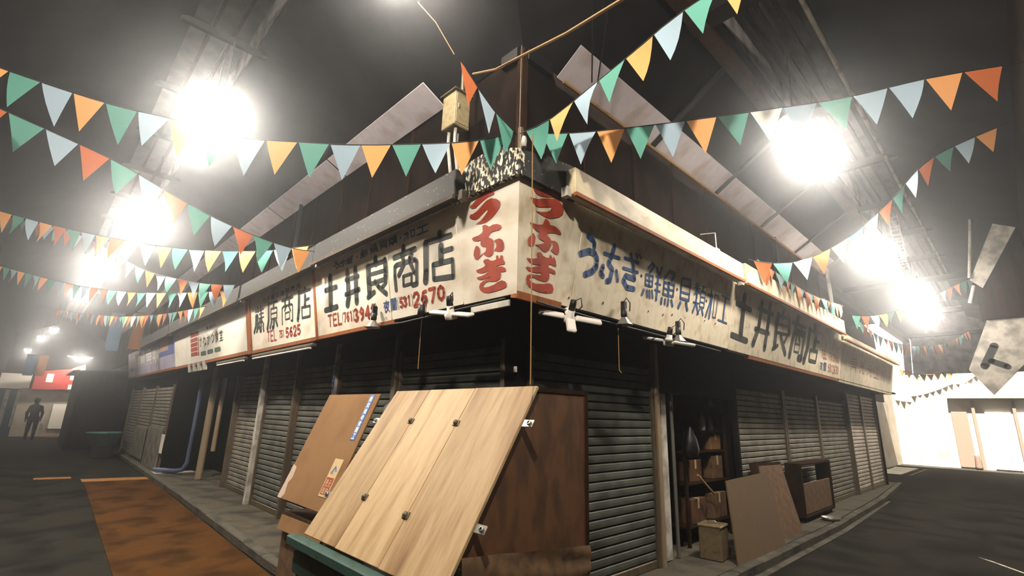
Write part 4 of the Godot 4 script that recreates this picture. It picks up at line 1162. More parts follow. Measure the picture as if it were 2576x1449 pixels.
	lathe(st, [Vector2(0.01, 0.38), Vector2(0.04, 0.33), Vector2(0.1, 0.22), Vector2(0.13, 0.1), Vector2(0.1, 0.02), Vector2(0.0, 0.0)], 10)
	var bag := obj("plastic_bag", st, M.black_plastic)
	bag.position = Vector3(-0.56, 1.14, -3.72)
	bag.scale = Vector3(0.7, 1, 1.1)
	tag(bag, "shiny dark plastic bag hung at the left of the rack", "bag")
	st = mb()
	tube(st, [Vector3(-0.56, 0.93, -3.85), Vector3(-0.52, 0.68, -4.2)], 0.014)
	tag(obj("stick", st, M.rope), "short slanting wooden stick before the rack", "stick")
	st = mb()
	lathe(st, [Vector2(0.0, 0.1), Vector2(0.015, 0.1), Vector2(0.02, 0.06), Vector2(0.045, 0.0), Vector2(0.04, 0.0)], 12)
	var hl := obj("hanging_bulb_holder", st, M.rope)
	hl.position = Vector3(-0.62, 1.8, -4.5)
	tag(hl, "small brass bulb holder hanging under the doorway's lintel", "bulb holder")
	# square tin with a lid
	var tin := thing("square_tin", "square metal tin with a lid on the step before the doorway", "tin", Vector3(-0.26, 0.09, -3.52))
	tin.rotation.y = 0.12
	st = mb()
	cbox(st, Vector3(0, 0.17, 0), Vector3(0.25, 0.34, 0.27), 0.012)
	obj("body", st, M.tin, tin)
	st = mb()
	cbox(st, Vector3(0, 0.352, 0), Vector3(0.268, 0.03, 0.288), 0.01)
	var lid := obj("lid", st, M.tin, tin)
	st = mb()
	tube(st, [Vector3(-0.05, 0.37, 0), Vector3(-0.03, 0.392, 0), Vector3(0.03, 0.392, 0), Vector3(0.05, 0.37, 0)], 0.006)
	obj("handle", st, M.steel, lid)
	# leaning boards
	for b in [["wide worn plywood board leaning beside the square tin", [Vector3(0.05, 0.092, -3.42), Vector3(0.07, 0.092, -4.85), Vector3(-0.2, 0.93, -5.2), Vector3(-0.2, 0.9, -3.85)], "old_board"],
			["narrow dusty board leaning behind the wide board", [Vector3(-0.08, 0.092, -4.95), Vector3(-0.06, 0.092, -6.0), Vector3(-0.33, 0.97, -6.2), Vector3(-0.33, 0.99, -5.3)], "kraft"],
			["dark thin board at the back of the leaning stack", [Vector3(-0.2, 0.092, -5.1), Vector3(-0.18, 0.092, -6.35), Vector3(-0.42, 1.0, -6.45), Vector3(-0.42, 1.02, -5.2)], "dark_wood"]]:
		st = mb()
		plate(st, b[1], Vector3(-0.018, -0.004, 0))
		tag(obj("leaning_board", st, M[b[2]]), b[0], "board", "boards leaning by the doorway")
	# cabinet on castors
	var c := thing("wheeled_cabinet", "low dark cabinet on castors beside the leaning boards", "cabinet", Vector3(-0.31, 0.09, -7.5))
	st = mb()
	cbox(st, Vector3(0, 0.86, 0), Vector3(0.24, 0.04, 1.7), 0.006)
	obj("top", st, M.dark_wood, c)
	for z in [-0.82, 0.82]:
		st = mb()
		cbox(st, Vector3(0, 0.46, z), Vector3(0.24, 0.78, 0.06), 0.006)
		obj("side_panel", st, M.dark_wood, c)
	st = mb()
	cbox(st, Vector3(0.0, 0.08, 0), Vector3(0.24, 0.04, 1.6), 0.006)
	obj("base", st, M.dark_wood, c)
	st = mb()
	cbox(st, Vector3(0.09, 0.34, 0.0), Vector3(0.02, 0.46, 1.55), 0.005)
	obj("front_panel", st, M.kraft, c)
	for q in [[-0.08, -0.7], [0.08, -0.7], [-0.08, 0.7], [0.08, 0.7]]:
		st = mb()
		lathe(st, [Vector2(0, -0.012), Vector2(0.03, -0.012), Vector2(0.03, 0.012), Vector2(0, 0.012)], 10, Transform3D(Basis(Vector3(0, 0, 1), PI / 2), Vector3(q[0], 0.03, q[1])))
		obj("castor", st, M.black_plastic, c)
	st = mb()
	lathe(st, [Vector2(0, 0), Vector2(0.1, 0), Vector2(0.14, 0.05), Vector2(0.13, 0.05), Vector2(0.095, 0.01), Vector2(0, 0.01)], 18)
	var dish := obj("metal_dish", st, M.steel)
	dish.position = Vector3(-0.02, 0.091, -7.3)
	tag(dish, "small shiny metal dish on the step before the cabinet", "dish")

# ---------------------------------------------------------------- slanted covers at the corner
func stall() -> void:
	var st: SurfaceTool
	var tl := Vector3(-1.46, 1.775, 0.04)
	var top := 1.69
	var u := Vector3(1, 0.004, 0.0).normalized()
	var v := (Vector3(-1.44, 0.69, 0.735) - tl)
	var h := v.length()
	v = (v - u * v.dot(u)).normalized()
	var n := v.cross(u)
	var cover := thing("plywood_cover", "three pale plywood planks latched together and slanting off the corner", "cover", tl)
	cover.basis = Basis(u, -v, u.cross(-v))
	var planks := []
	var edges := [0.0, 0.52, 1.1, top + 0.04]
	for i in 3:
		st = mb()
		cbox(st, Vector3((edges[i] + edges[i + 1]) * 0.5, -h * 0.5, 0.0), Vector3(edges[i + 1] - edges[i] - 0.006, h + 0.004 * i, 0.022), 0.003)
		planks.append(obj("plank", st, M.plywood_pale if i == 1 else M.plywood, cover))
	for q in [[0.52, -0.3], [1.1, -0.3], [0.52, -0.93], [1.1, -0.97]]:
		st = mb()
		cbox(st, Vector3(q[0], q[1], 0.014), Vector3(0.06, 0.045, 0.012), 0.003)
		lathe(st, [Vector2(0, 0.02), Vector2(0.016, 0.018), Vector2(0.02, 0.006), Vector2(0.02, 0.0)], 10, Transform3D(Basis(Vector3(1, 0, 0), PI / 2), Vector3(q[0], q[1], 0.016)))
		obj("latch", st, M.post_metal, planks[0 if q[0] < 1.0 else 1])
	for q in [[top + 0.04, -0.27, 1.0], [top + 0.04, -0.93, 1.0], [0.0, -0.3, -1.0], [0.0, -0.98, -1.0]]:
		st = mb()
		cbox(st, Vector3(q[0] + 0.04 * q[2], q[1], -0.004), Vector3(0.1, 0.05, 0.006), 0.002)
		lathe(st, [Vector2(0.009, -0.006), Vector2(0.016, -0.006), Vector2(0.016, 0.012), Vector2(0.009, 0.012)], 10, Transform3D(Basis(Vector3(1, 0, 0), PI / 2), Vector3(q[0] + 0.06 * q[2], q[1], 0.0)))
		obj("hasp", st, M.steel, planks[0 if q[2] < 0.0 else 2])
	# brown side board closing the right end
	var side := thing("side_board", "dark brown board closing the right end of the slanted cover", "board", Vector3(0.24, 0, 0))
	st = mb()
	plate(st, [Vector3(0, 1.765, 0.03), Vector3(0, 1.765, -0.5), Vector3(0, 0.62, -0.5), Vector3(0, 0.8, 0.6), Vector3(0, 0.82, 0.62)], Vector3(-0.014, 0, 0))
	obj("panel", st, M.brown_board, side)
	st = mb()
	span(st, Vector3(-0.03, 1.755, -0.5), Vector3(0.006, 1.785, 0.03))
	span(st, Vector3(-0.03, 0.1, -0.52), Vector3(0.006, 1.785, -0.49))
	obj("frame", st, M.dark_wood, side)
	# wrinkled brown paper hung over the lower right end
	var paper := thing("kraft_paper", "wrinkled brown paper hanging below the dark side board", "paper", Vector3(0.255, 0, 0))
	st = mb()
	st.set_smooth_group(1)
	var nx := 14
	var ny := 8
	var gp := func(i: int, j: int) -> Vector3:
		var s := float(i) / nx
		var t := float(j) / ny
		var z := lerpf(0.62, -0.5, s)
		var y := lerpf(0.86 - 0.1 * s, 0.32 + 0.22 * s, t)
		return Vector3(0.006 * sin(i * 1.3 + j * 0.7) + 0.006 * sin(j * 1.7 - i * 0.5) + 0.015, y, z)
	for i in nx:
		for j in ny:
			quad(st, gp.call(i, j), gp.call(i + 1, j), gp.call(i + 1, j + 1), gp.call(i, j + 1))
	obj("sheet", st, M.kraft, paper)
	# teal bench beam under the cover
	var bench := thing("bench_frame", "chipped teal wooden frame carrying the slanted plywood cover", "frame", Vector3(-0.6, 0, 0.5))
	st = mb()
	cbox(st, Vector3(0.0, 0.64, 0.27), Vector3(2.0, 0.07, 0.09), 0.01)
	obj("front_beam", st, M.teal, bench)
	st = mb()
	cbox(st, Vector3(0.0, 0.5, 0.25), Vector3(1.9, 0.16, 0.03), 0.006)
	obj("apron", st, M.teal, bench)
	for q in [[-0.9, 0.2], [0.75, 0.2], [-0.9, -0.75], [0.7, -0.75]]:
		st = mb()
		cbox(st, Vector3(q[0], 0.31, q[1]), Vector3(0.07, 0.6, 0.07), 0.008)
		obj("leg", st, M.dark_wood, bench)
	st = mb()
	plate(st, [Vector3(-0.88, 1.7, -0.48), Vector3(0.8, 1.7, -0.48), Vector3(0.8, 0.6, -0.48), Vector3(-0.88, 0.6, -0.48)], Vector3(0, 0, -0.02))
	obj("back_frame", st, M.dark_wood, bench)
	# cardboard panel to the left
	var p := thing("cardboard_sheet", "brown cardboard panel slanting left of the plywood with stickers on it", "panel", Vector3(-2.94, 1.76, 0.0))
	var pv := Vector3(-0.0, -1.03, 0.42).normalized()
	p.basis = Basis(Vector3(1, 0, 0), -pv, Vector3(1, 0, 0).cross(-pv))
	st = mb()
	cbox(st, Vector3(0.56, -0.556, 0), Vector3(1.12, 1.11, 0.016), 0.003)
	obj("panel", st, M.cardboard, p)
	st = mb()
	plate(st, [Vector3(0.0, -0.78, 0.009), Vector3(0.1, -0.8, 0.009), Vector3(0.13, -0.9, 0.009), Vector3(0.09, -0.97, 0.009), Vector3(0.14, -1.06, 0.009), Vector3(0.1, -1.11, 0.009), Vector3(0.0, -1.11, 0.009)], Vector3(0, 0, 0.001))
	obj("torn_patch", st, M.torn_paper, p)
	st = mb()
	cbox(st, Vector3(0.99, -0.24, 0.01), Vector3(0.085, 0.46, 0.004), 0.001)
	var bl := obj("blue_label", st, M.sticker_blue, p)
	st = mb()
	for i in 7:
		glyph(st, "売元造の夜間工".substr(i, 1), 0.965, -0.08 - i * 0.062, 1.015, -0.035 - i * 0.062, 0.009)
	lettering("label_lettering", bl, st, M.print_white, 0.013)
	st = mb()
	cbox(st, Vector3(0.93, -0.82, 0.01), Vector3(0.17, 0.34, 0.004), 0.001)
	var cl := obj("cream_label", st, M.sticker_cream, p)
	st = mb()
	rect(st, [0.86, -0.97, 1.0, -0.82])
	lettering("red_print", cl, st, M.sticker_red, 0.013)
	st = mb()
	word(st, "売元", [0.875, -0.9, 0.985, -0.84], 0.008)
	word(st, "造夜", [0.875, -0.96, 0.985, -0.91], 0.008)
	lettering("red_print_lettering", cl, st, M.sticker_cream, 0.014)
	st = mb()
	brush(st, [Vector2(0.89, -0.78), Vector2(0.93, -0.72), Vector2(0.97, -0.76)], 0.014)
	brush(st, [Vector2(0.93, -0.72), Vector2(0.92, -0.79)], 0.01)
	lettering("blue_print", cl, st, M.sticker_blue, 0.013)
	# cardboard box body under the panel
	var body := thing("cardboard_stand", "brown cardboard stand holding up the slanting cardboard panel", "box", Vector3(-2.4, 0, 0.16))
	st = mb()
	cbox(st, Vector3(0.05, 0.31, 0.02), Vector3(0.95, 0.62, 0.4), 0.01)
	obj("body", st, M.kraft, body)
	st = mb()
	plate(st, [Vector3(-0.45, 0.58, 0.225), Vector3(0.52, 0.6, 0.225), Vector3(0.52, 0.48, 0.26), Vector3(-0.45, 0.46, 0.26)], Vector3(0, 0, 0.006))
	obj("flap", st, M.cardboard, body)
	# black lumpy body filling the gap between the two covers
	var gap_lump := thing("black_gap_lump", "black lumpy body filling the gap between the cardboard and the plywood", "bag", Vector3(-1.62, 0.9, -0.08))
	st = mb()
	lathe(st, [Vector2(0.0, 0.86), Vector2(0.05, 0.82), Vector2(0.14, 0.74), Vector2(0.15, 0.5), Vector2(0.12, 0.15), Vector2(0.0, 0.0)], 9)
	obj("body", st, M.black_plastic, gap_lump)

# ---------------------------------------------------------------- lamps
func lamp(label: String, at: Vector3, along: Vector3, length: float, power: float, drop := 0.5, bare := false) -> void:
	var o := thing("fluorescent_lamp", label, "lamp", at, "fluorescent lamps under the alley roofs")
	var side := along.cross(Vector3.UP).normalized()
	o.basis = Basis(along, Vector3.UP, -side)
	var h := length * 0.5
	var st := mb()
	if bare:
		cbox(st, Vector3(0, 0.05, 0), Vector3(length, 0.04, 0.08), 0.006)
	else:
		run(st, [Vector2(0.0, -0.14), Vector2(0.012, -0.14), Vector2(0.075, -0.05), Vector2(0.075, 0.05), Vector2(0.012, 0.14), Vector2(0.0, 0.14), Vector2(0.055, 0.04), Vector2(0.055, -0.04)], -h, h)
	var rf := obj("reflector", st, M.white_paint, o)
	for z in [-0.06, 0.06]:
		st = mb()
		tube(st, [Vector3(-h + 0.05, 0.0, z), Vector3(h - 0.05, 0.0, z)], 0.018, 8)
		obj("glowing_tube", st, M.tube_glow, rf)
	for s in [-1, 1]:
		st = mb()
		tube(st, [Vector3(s * h * 0.7, 0.07, 0), Vector3(s * h * 0.7, 0.07 + drop, 0)], 0.008, 6)
		obj("hanger_rod", st, M.steel_dark, o)
		st = mb()
		cbox(st, Vector3(s * (h - 0.02), 0.01, 0), Vector3(0.04, 0.05, 0.2), 0.006)
		obj("end_cap", st, M.white_paint, rf)
	var l: Light3D
	if bare:
		var p := OmniLight3D.new()
		p.light_size = 0.1
		p.omni_range = 60.0
		p.omni_attenuation = 2.0
		p.position = Vector3(0, -0.06, 0)
		l = p
	else:
		var p := AreaLight3D.new()
		p.area_size = Vector2(length - 0.1, 0.2)
		p.area_range = 60.0
		p.area_attenuation = 2.0
		p.rotation.x = -PI / 2
		p.position = Vector3(0, -0.03, 0)
		l = p
		var spill := OmniLight3D.new()
		spill.name = "lamp_spill"
		spill.light_energy = power * 0.12
		spill.light_color = Color(1.0, 0.95, 0.88)
		spill.light_size = 0.08
		spill.omni_range = 60.0
		spill.omni_attenuation = 2.0
		spill.shadow_enabled = true
		o.add_child(spill)
		spill.position = Vector3(0, -0.08, 0)
	l.name = "lamp_light"
	l.light_energy = power
	l.light_color = Color(1.0, 0.95, 0.88)
	l.shadow_enabled = true
	o.add_child(l)

func lamps() -> void:
	var X := Vector3(1, 0, 0)
	var Z := Vector3(0, 0, 1)
	lamp("fluorescent lamp over the crossing, above the viewer", Vector3(2.1, 4.95, 2.5), X, 1.2, LAMP * 1.6, 0.3, true)
	lamp("fluorescent lamp at the top edge, above the flaking corner board", Vector3(-0.6, 5.3, 0.95), X, 1.0, LAMP * 0.3, 0.12, true)
	lamp("nearest fluorescent lamp of the left alley, above the bunting", Vector3(-3.0, 4.6, 1.585), X, 0.62, LAMP * 1.25, 0.9)
	lamp("small fluorescent lamp just beyond the nearest left one", Vector3(-3.85, 4.58, 1.6), X, 0.4, LAMP * 0.3, 0.9)
	lamp("second fluorescent lamp along the left alley", Vector3(-7.2, 4.6, 1.6), X, 1.2, LAMP * 1.5, 0.9)
	lamp("third fluorescent lamp along the left alley", Vector3(-11.2, 4.6, 1.84), X, 1.0, LAMP, 0.9)
	lamp("fourth fluorescent lamp along the left alley", Vector3(-15.2, 4.6, 1.92), X, 1.2, LAMP * 0.8, 0.9)
	lamp("nearest and largest fluorescent lamp of the right alley", Vector3(1.27, 4.6, -3.25), Z, 1.3, LAMP * 1.1, 0.9)
	lamp("second fluorescent lamp along the right alley, beside the cable ladder", Vector3(1.04, 4.6, -7.7), Z, 1.4, LAMP * 1.2, 0.9)
	lamp("third fluorescent lamp along the right alley", Vector3(1.1, 4.6, -11.6), Z, 1.4, LAMP, 0.9)
	lamp("farthest fluorescent lamp of the right alley", Vector3(0.99, 4.6, -14.6), Z, 1.0, LAMP, 0.9)
	# clip lamps with metal shades, hung under the signs
	var clips := [["metal-shaded clip lamp under the left sign's evening phone number", Vector3(-1.97, 2.5, 0.08)], ["metal-shaded clip lamp under the right sign's first blue characters", Vector3(0.08, 2.5, -1.29)], ["metal-shaded clip lamp under the right sign beside the edge-on folding lamp", Vector3(0.08, 2.47, -2.3)]]
	for c in clips:
		var o := thing("clip_lamp", c[0], "lamp", c[1], "clip lamps under the signs")
		var st := mb()
		lathe(st, [Vector2(0.0, 0.06), Vector2(0.028, 0.06), Vector2(0.03, 0.0), Vector2(0.024, -0.02), Vector2(0.0, -0.02)], 14)
		obj("socket", st, M.black_plastic, o)
		st = mb()
		lathe(st, [Vector2(0.02, -0.012), Vector2(0.032, -0.03), Vector2(0.075, -0.085), Vector2(0.078, -0.09), Vector2(0.07, -0.086), Vector2(0.028, -0.034)], 18)
		obj("shade", st, M.steel, o)
		st = mb()
		cbox(st, Vector3(0, 0.09, -0.0), Vector3(0.04, 0.08, 0.05), 0.006)
		obj("clip", st, M.black_plastic, o)
		st = mb()
		tube(st, [Vector3(0, 0.1, 0.02), Vector3(0.05, 0.15, 0.03), Vector3(0.08, 0.1, 0.02), Vector3(0.06, 0.03, 0.0)], 0.005, 6)
		obj("flex", st, M.cable, o)
	# white folding lamps with four arms
	var folds := [["white folding lamp with two arms spread, under the left sign near the corner", Vector3(-0.66, 2.4, 0.1), 0.0, 0.35, [0, 2]], ["white four-armed folding lamp under the right sign near the corner", Vector3(0.1, 2.37, -0.5), 0.75, 0.62, [0, 1, 2, 3]], ["white folding lamp seen edge-on under the right sign", Vector3(0.1, 2.37, -2.05), 0.5, 0.08, [0, 1, 2, 3]]]
	for f in folds:
		var o := thing("folding_lamp", f[0], "lamp", f[1], "white folding lamps under the signs")
		o.rotation = Vector3(f[3], f[2], -0.18)
		var st := mb()
		lathe(st, [Vector2(0.0, 0.05), Vector2(0.028, 0.05), Vector2(0.03, 0.0), Vector2(0.055, -0.02), Vector2(0.05, -0.06), Vector2(0.0, -0.065)], 14)
		var hub := obj("hub", st, M.white_plastic, o)
		for k in f[4]:
			st = mb()
			cbox(st, Vector3(0.15, -0.015, 0), Vector3(0.21, 0.028, 0.075), 0.01)
			var a := obj("arm", st, M.white_plastic, hub)
			a.rotation = Vector3(0, k * PI / 2, 0)
		st = mb()
		lathe(st, [Vector2(0.0, 0.13), Vector2(0.025, 0.13), Vector2(0.028, 0.05), Vector2(0.0, 0.05)], 12)
		obj("socket", st, M.black_plastic, o)
		st = mb()
		tube(st, [Vector3(0, 0.12, 0), Vector3(0.05, 0.16, 0.0), Vector3(0.07, 0.1, 0.02), Vector3(0.04, 0.06, 0.03)], 0.005, 6)
		obj("flex", st, M.cable, o)
	var so := thing("lamp_socket", "empty black lamp socket under the red phone number of the left sign", "socket", Vector3(-1.11, 2.45, 0.085))
	var st := mb()
	lathe(st, [Vector2(0.0, 0.07), Vector2(0.032, 0.07), Vector2(0.035, -0.03), Vector2(0.0, -0.03)], 14)
	obj("body", st, M.black_plastic, so)
	st = mb()
	tube(st, [Vector3(0.02, 0.06, 0), Vector3(0.08, 0.11, 0.02), Vector3(0.1, 0.05, 0.02), Vector3(0.07, -0.01, 0)], 0.005, 6)
	obj("flex", st, M.cable, so)

# ---------------------------------------------------------------- bunting
const STRING_LABEL := [
	"nearest bunting string across the left alley, pennants hanging level to the corner board",
	"bunting string sloping down from the upper left to the end of the near dark fascia",
	"bunting string of small pennants ending above the second left sign",
	"sagging bunting with rust-orange pennants before the second left lamp",
	"level bunting string above the cream eating-house sign",
	"distant small bunting above the pale blue sign",
	"bunting rising steeply from the corner to the top edge of the view",
	"nearest bunting string across the right alley, passing the largest lamp",
	"short bunting seen end-on dropping past the electric box",
	"bunting rising from the near cream fascia's end across the right alley",
	"bunting running along the top of the second cream fascia",
	"bunting from the second cream fascia's far end to the eave opposite",
	"sagging bunting deeper in the right alley beyond the third lamp",
	"small bunting before the daylight at the right alley's end",
	"farthest tiny bunting hung before the bright end wall"]

func buntings() -> void:
	var rng := RandomNumberGenerator.new()
	rng.seed = 7
	for b in BUNTING.size():
		var pts := []
		for q in BUNTING[b][0]:
			pts.append(Vector3(q[0], q[1], q[2]))
		var seq: String = BUNTING[b][2]
		if BUNTING[b][1] == "right":
			pts.reverse()
		var curve := Curve3D.new()
		for i in pts.size():
			var tan: Vector3 = (pts[mini(i + 1, pts.size() - 1)] - pts[maxi(i - 1, 0)]) * 0.17
			curve.add_point(pts[i], -tan, tan)
		var total := curve.get_baked_length()
		var o := thing("bunting", STRING_LABEL[b], "bunting", Vector3.ZERO, "bunting strings across the alleys")
		o.position = pts[0]
		var cord := []
		var n := maxi(8, int(total / 0.15))
		for i in n + 1:
			cord.append(curve.sample_baked(total * i / n) - pts[0])
		var st := mb()
		tube(st, cord, 0.004, 5)
		obj("cord", st, M.cable, o)
		var far := b in [12, 13, 14]
		var w := 0.21
		var step := 0.218
		var i := 0
		var s := 0.06
		while s + w < total and i < 40:
			var a: Vector3 = curve.sample_baked(s) - pts[0]
			var c: Vector3 = curve.sample_baked(s + w) - pts[0]
			var out: Vector3 = (c - a).cross(Vector3.UP).normalized()
			var tip: Vector3 = (a + c) * 0.5 + Vector3(0, -0.27, 0) + out * rng.randf_range(-0.05, 0.05) + (c - a).normalized() * rng.randf_range(-0.02, 0.02)
			if far:
				tip.y += 0.03
			var curl := rng.randf_range(-0.02, 0.02)
			st = mb()
			st.set_smooth_group(1)
			var rows := 4
			var prev := []
			for r in rows + 1:
				var t := float(r) / rows
				var row := []
				for k in 3:
					var e: Vector3 = a.lerp(c, k * 0.5)
					row.append(e.lerp(tip, t) + out * curl * sin(t * PI) * (1.0 + 0.8 * (k - 1)))
				if r > 0:
					for k in 2:
						quad(st, prev[k], prev[k + 1], row[k + 1], row[k])
				prev = row
			obj("pennant", st, M["pennant_" + seq[i % seq.length()]], o)
			i += 1
			s += step

# ---------------------------------------------------------------- small things round the corner
func details() -> void:
	var st: SurfaceTool
	var e := thing("electric_box", "cream metal electric box hung above the flaking corner board", "electric box", Vector3(-0.86, 4.18, 0.03))
	st = mb()
	cbox(st, Vector3(0, 0.18, 0), Vector3(0.2, 0.36, 0.18), 0.008)
	obj("body", st, M.beige_box, e)
	st = mb()
	plate(st, [Vector3(-0.12, 0.36, -0.11), Vector3(0.12, 0.36, -0.11), Vector3(0.12, 0.36, 0.11), Vector3(-0.12, 0.36, 0.11)], Vector3(0, 0.015, 0))
	obj("cap", st, M.post_metal, e)
	st = mb()
	cbox(st, Vector3(0.102, 0.18, 0.0), Vector3(0.008, 0.31, 0.15), 0.003)
	var ed := obj("door", st, M.beige_box, e)
	st = mb()
	cbox(st, Vector3(0.11, 0.2, 0.05), Vector3(0.012, 0.05, 0.016), 0.003)
	obj("catch", st, M.steel, ed)
	for q in [[-0.05, 0.03], [0.0, -0.03], [0.05, 0.03]]:
		st = mb()
		tube(st, [Vector3(q[0], 0.0, q[1]), Vector3(q[0], -0.16, q[1]), Vector3(q[0] + 0.02, -0.52, q[1] - 0.05)], 0.016, 8)
		obj("conduit", st, M.white_paint, e)
	st = mb()
	tube(st, [Vector3(0.0, 0.36, -0.06), Vector3(0.0, 0.75, -0.06)], 0.02, 8)
	obj("drop_pipe", st, M.post_metal, e)
	var pole := thing("corner_bracket", "steel bracket with white insulators at the corner where the buntings meet", "bracket", Vector3(0.05, 3.5, 0.05))
	st = mb()
	tube(st, [Vector3(0, 0.0, 0), Vector3(0, 0.3, 0)], 0.022, 8)
	obj("post", st, M.post_metal, pole)
	for q in [Vector3(-0.12, 0.08, 0.05), Vector3(0.06, 0.1, 0.02), Vector3(0.1, 0.1, -0.14)]:
		st = mb()
		lathe(st, [Vector2(0, 0), Vector2(0.02, 0.0), Vector2(0.024, 0.05), Vector2(0.016, 0.09), Vector2(0, 0.1)], 10, Transform3D(Basis(), q))
		obj("insulator", st, M.white_paint, pole)
		st = mb()
		tube(st, [Vector3(0, 0.05, 0), q + Vector3(0, 0.02, 0)], 0.008, 6)
		obj("arm", st, M.steel_dark, pole)
	# wires and strings
	var wires := [
		["rope", "thick tan rope sagging from the corner up to the top edge", [Vector3(-0.01, 4.07, 0.51), Vector3(0.33, 3.88, 0.58), Vector3(0.7, 3.74, 0.66), Vector3(1.1, 3.57, 0.76), Vector3(1.51, 3.43, 0.86), Vector3(1.9, 3.33, 0.95)], 0.008, "rope"],
		["hanging_string", "knotted string hanging past the red characters of the right sign", [Vector3(0.34, 3.55, 0.215), Vector3(0.34, 2.9, 0.205), Vector3(0.342, 2.4, 0.2), Vector3(0.34, 1.79, 0.19)], 0.004, "rope"],
		["pull_cord", "thin pull cord hanging below the left sign", [Vector3(-1.3, 2.47, -0.05), Vector3(-1.3, 1.98, -0.05)], 0.004, "rope"],
		["pull_cord", "thin hooked pull cord hanging below the clip lamp of the right sign", [Vector3(-0.02, 2.4, -1.34), Vector3(-0.02, 2.02, -1.34), Vector3(0.01, 1.99, -1.33)], 0.004, "rope"],
		["hanging_cable", "black cable dropping from the roof to the right eave", [Vector3(0.5, 5.5, -0.3), Vector3(0.4, 5.0, -0.45), Vector3(0.05, 4.75, -0.9)], 0.007, "cable"],
		["hanging_cable", "second black cable dropping beside the first near the right eave", [Vector3(0.55, 5.5, -0.42), Vector3(0.48, 5.0, -0.55), Vector3(0.08, 4.75, -0.95)], 0.007, "cable"],
		["hanging_cable", "thin pale wire curving from the top lamp to the end-on bunting", [Vector3(-0.5, 4.9, 0.75), Vector3(-0.2, 4.5, 0.75), Vector3(0.163, 3.956, 0.812)], 0.004, "rope"],
		["hanging_cable", "thin wire down the upper wall beside the electric box", [Vector3(-0.22, 4.9, -0.2), Vector3(-0.22, 3.6, -0.2)], 0.006, "post_metal"],
		["hanging_cable", "cable along the bottom of the left sign between the lamps", [Vector3(-2.2, 2.44, 0.02), Vector3(-1.5, 2.42, 0.02), Vector3(-0.8, 2.43, 0.02), Vector3(-0.1, 2.44, 0.02)], 0.009, "cable"],
		["hanging_cable", "cable along the bottom of the right sign between the lamps", [Vector3(0.02, 2.44, -0.2), Vector3(0.02, 2.42, -1.0), Vector3(0.02, 2.42, -2.4), Vector3(0.0, 2.42, -3.5)], 0.009, "cable"]]
	for w in wires:
		st = mb()
		tube(st, w[2], w[3], 6)
		tag(obj(w[0], st, M[w[4]]), w[1], "cord" if w[0] != "hanging_cable" else "cable")
	# name plate under the corner of the left sign
	st = mb()
	cbox(st, Vector3.ZERO, Vector3(0.44, 0.05, 0.02), 0.004)
	var np := obj("name_plate", st, M.white_paint)
	np.position = Vector3(-0.27, 2.4, 0.02)
	tag(np, "narrow white strip hung under the left sign right at the corner", "plate")
	st = mb()
	cbox(st, Vector3.ZERO, Vector3(0.03, 0.05, 0.02), 0.004)
	var sw := obj("switch", st, M.white_plastic)
	sw.position = Vector3(-0.45, 1.97, -0.45)
	tag(sw, "small pale switch on the dark corner post", "switch")
	# cable ladder by the second right lamp
	var lad := thing("cable_ladder", "pale cable ladder hung beside the second lamp of the right alley", "cable ladder", Vector3(1.3, 5.25, -8.0))
	for x in [0.0, 0.14]:
		st = mb()
		tube(st, [Vector3(x, 0, 0), Vector3(x - 0.45, 0, -4.8)], 0.012, 6)
		obj("rail", st, M.white_paint, lad)
	for i in 18:
		st = mb()
		var q := Vector3(-0.45, 0, -4.8) * ((i + 0.5) / 18.0)
		tube(st, [q, q + Vector3(0.14, 0, 0)], 0.012, 6)
		obj("rung", st, M.white_paint, lad)
	for q in [["white junction box on the upper wall past the near cream fascia", Vector3(-0.05, 3.62, -3.75)], ["white junction box on the second cream fascia's far end", Vector3(0.0, 3.62, -8.7)]]:
		var jb := thing("junction_box", q[0], "junction box", q[1])
		st = mb()
		cbox(st, Vector3(0, 0.1, 0), Vector3(0.06, 0.2, 0.1), 0.008)
		obj("body", st, M.white_plastic, jb)
		st = mb()
		tube(st, [Vector3(0, 0.2, 0), Vector3(0, 0.42, 0), Vector3(-0.2, 0.45, 0)], 0.01, 6)
		obj("conduit", st, M.white_paint, jb)
	for q in [["dark downpipe on the upper wall above the near cream fascia", Vector3(-0.2, 3.35, -6.7)], ["dark pipe on the upper wall above the near dark fascia", Vector3(-5.3, 3.35, -0.18)]]:
		st = mb()
		tube(st, [Vector3(0, 0, 0), Vector3(0, 1.5, 0)], 0.03, 8)
		var dp := obj("wall_pipe", st, M.steel_dark)
		dp.position = q[1]
		tag(dp, q[0], "pipe")

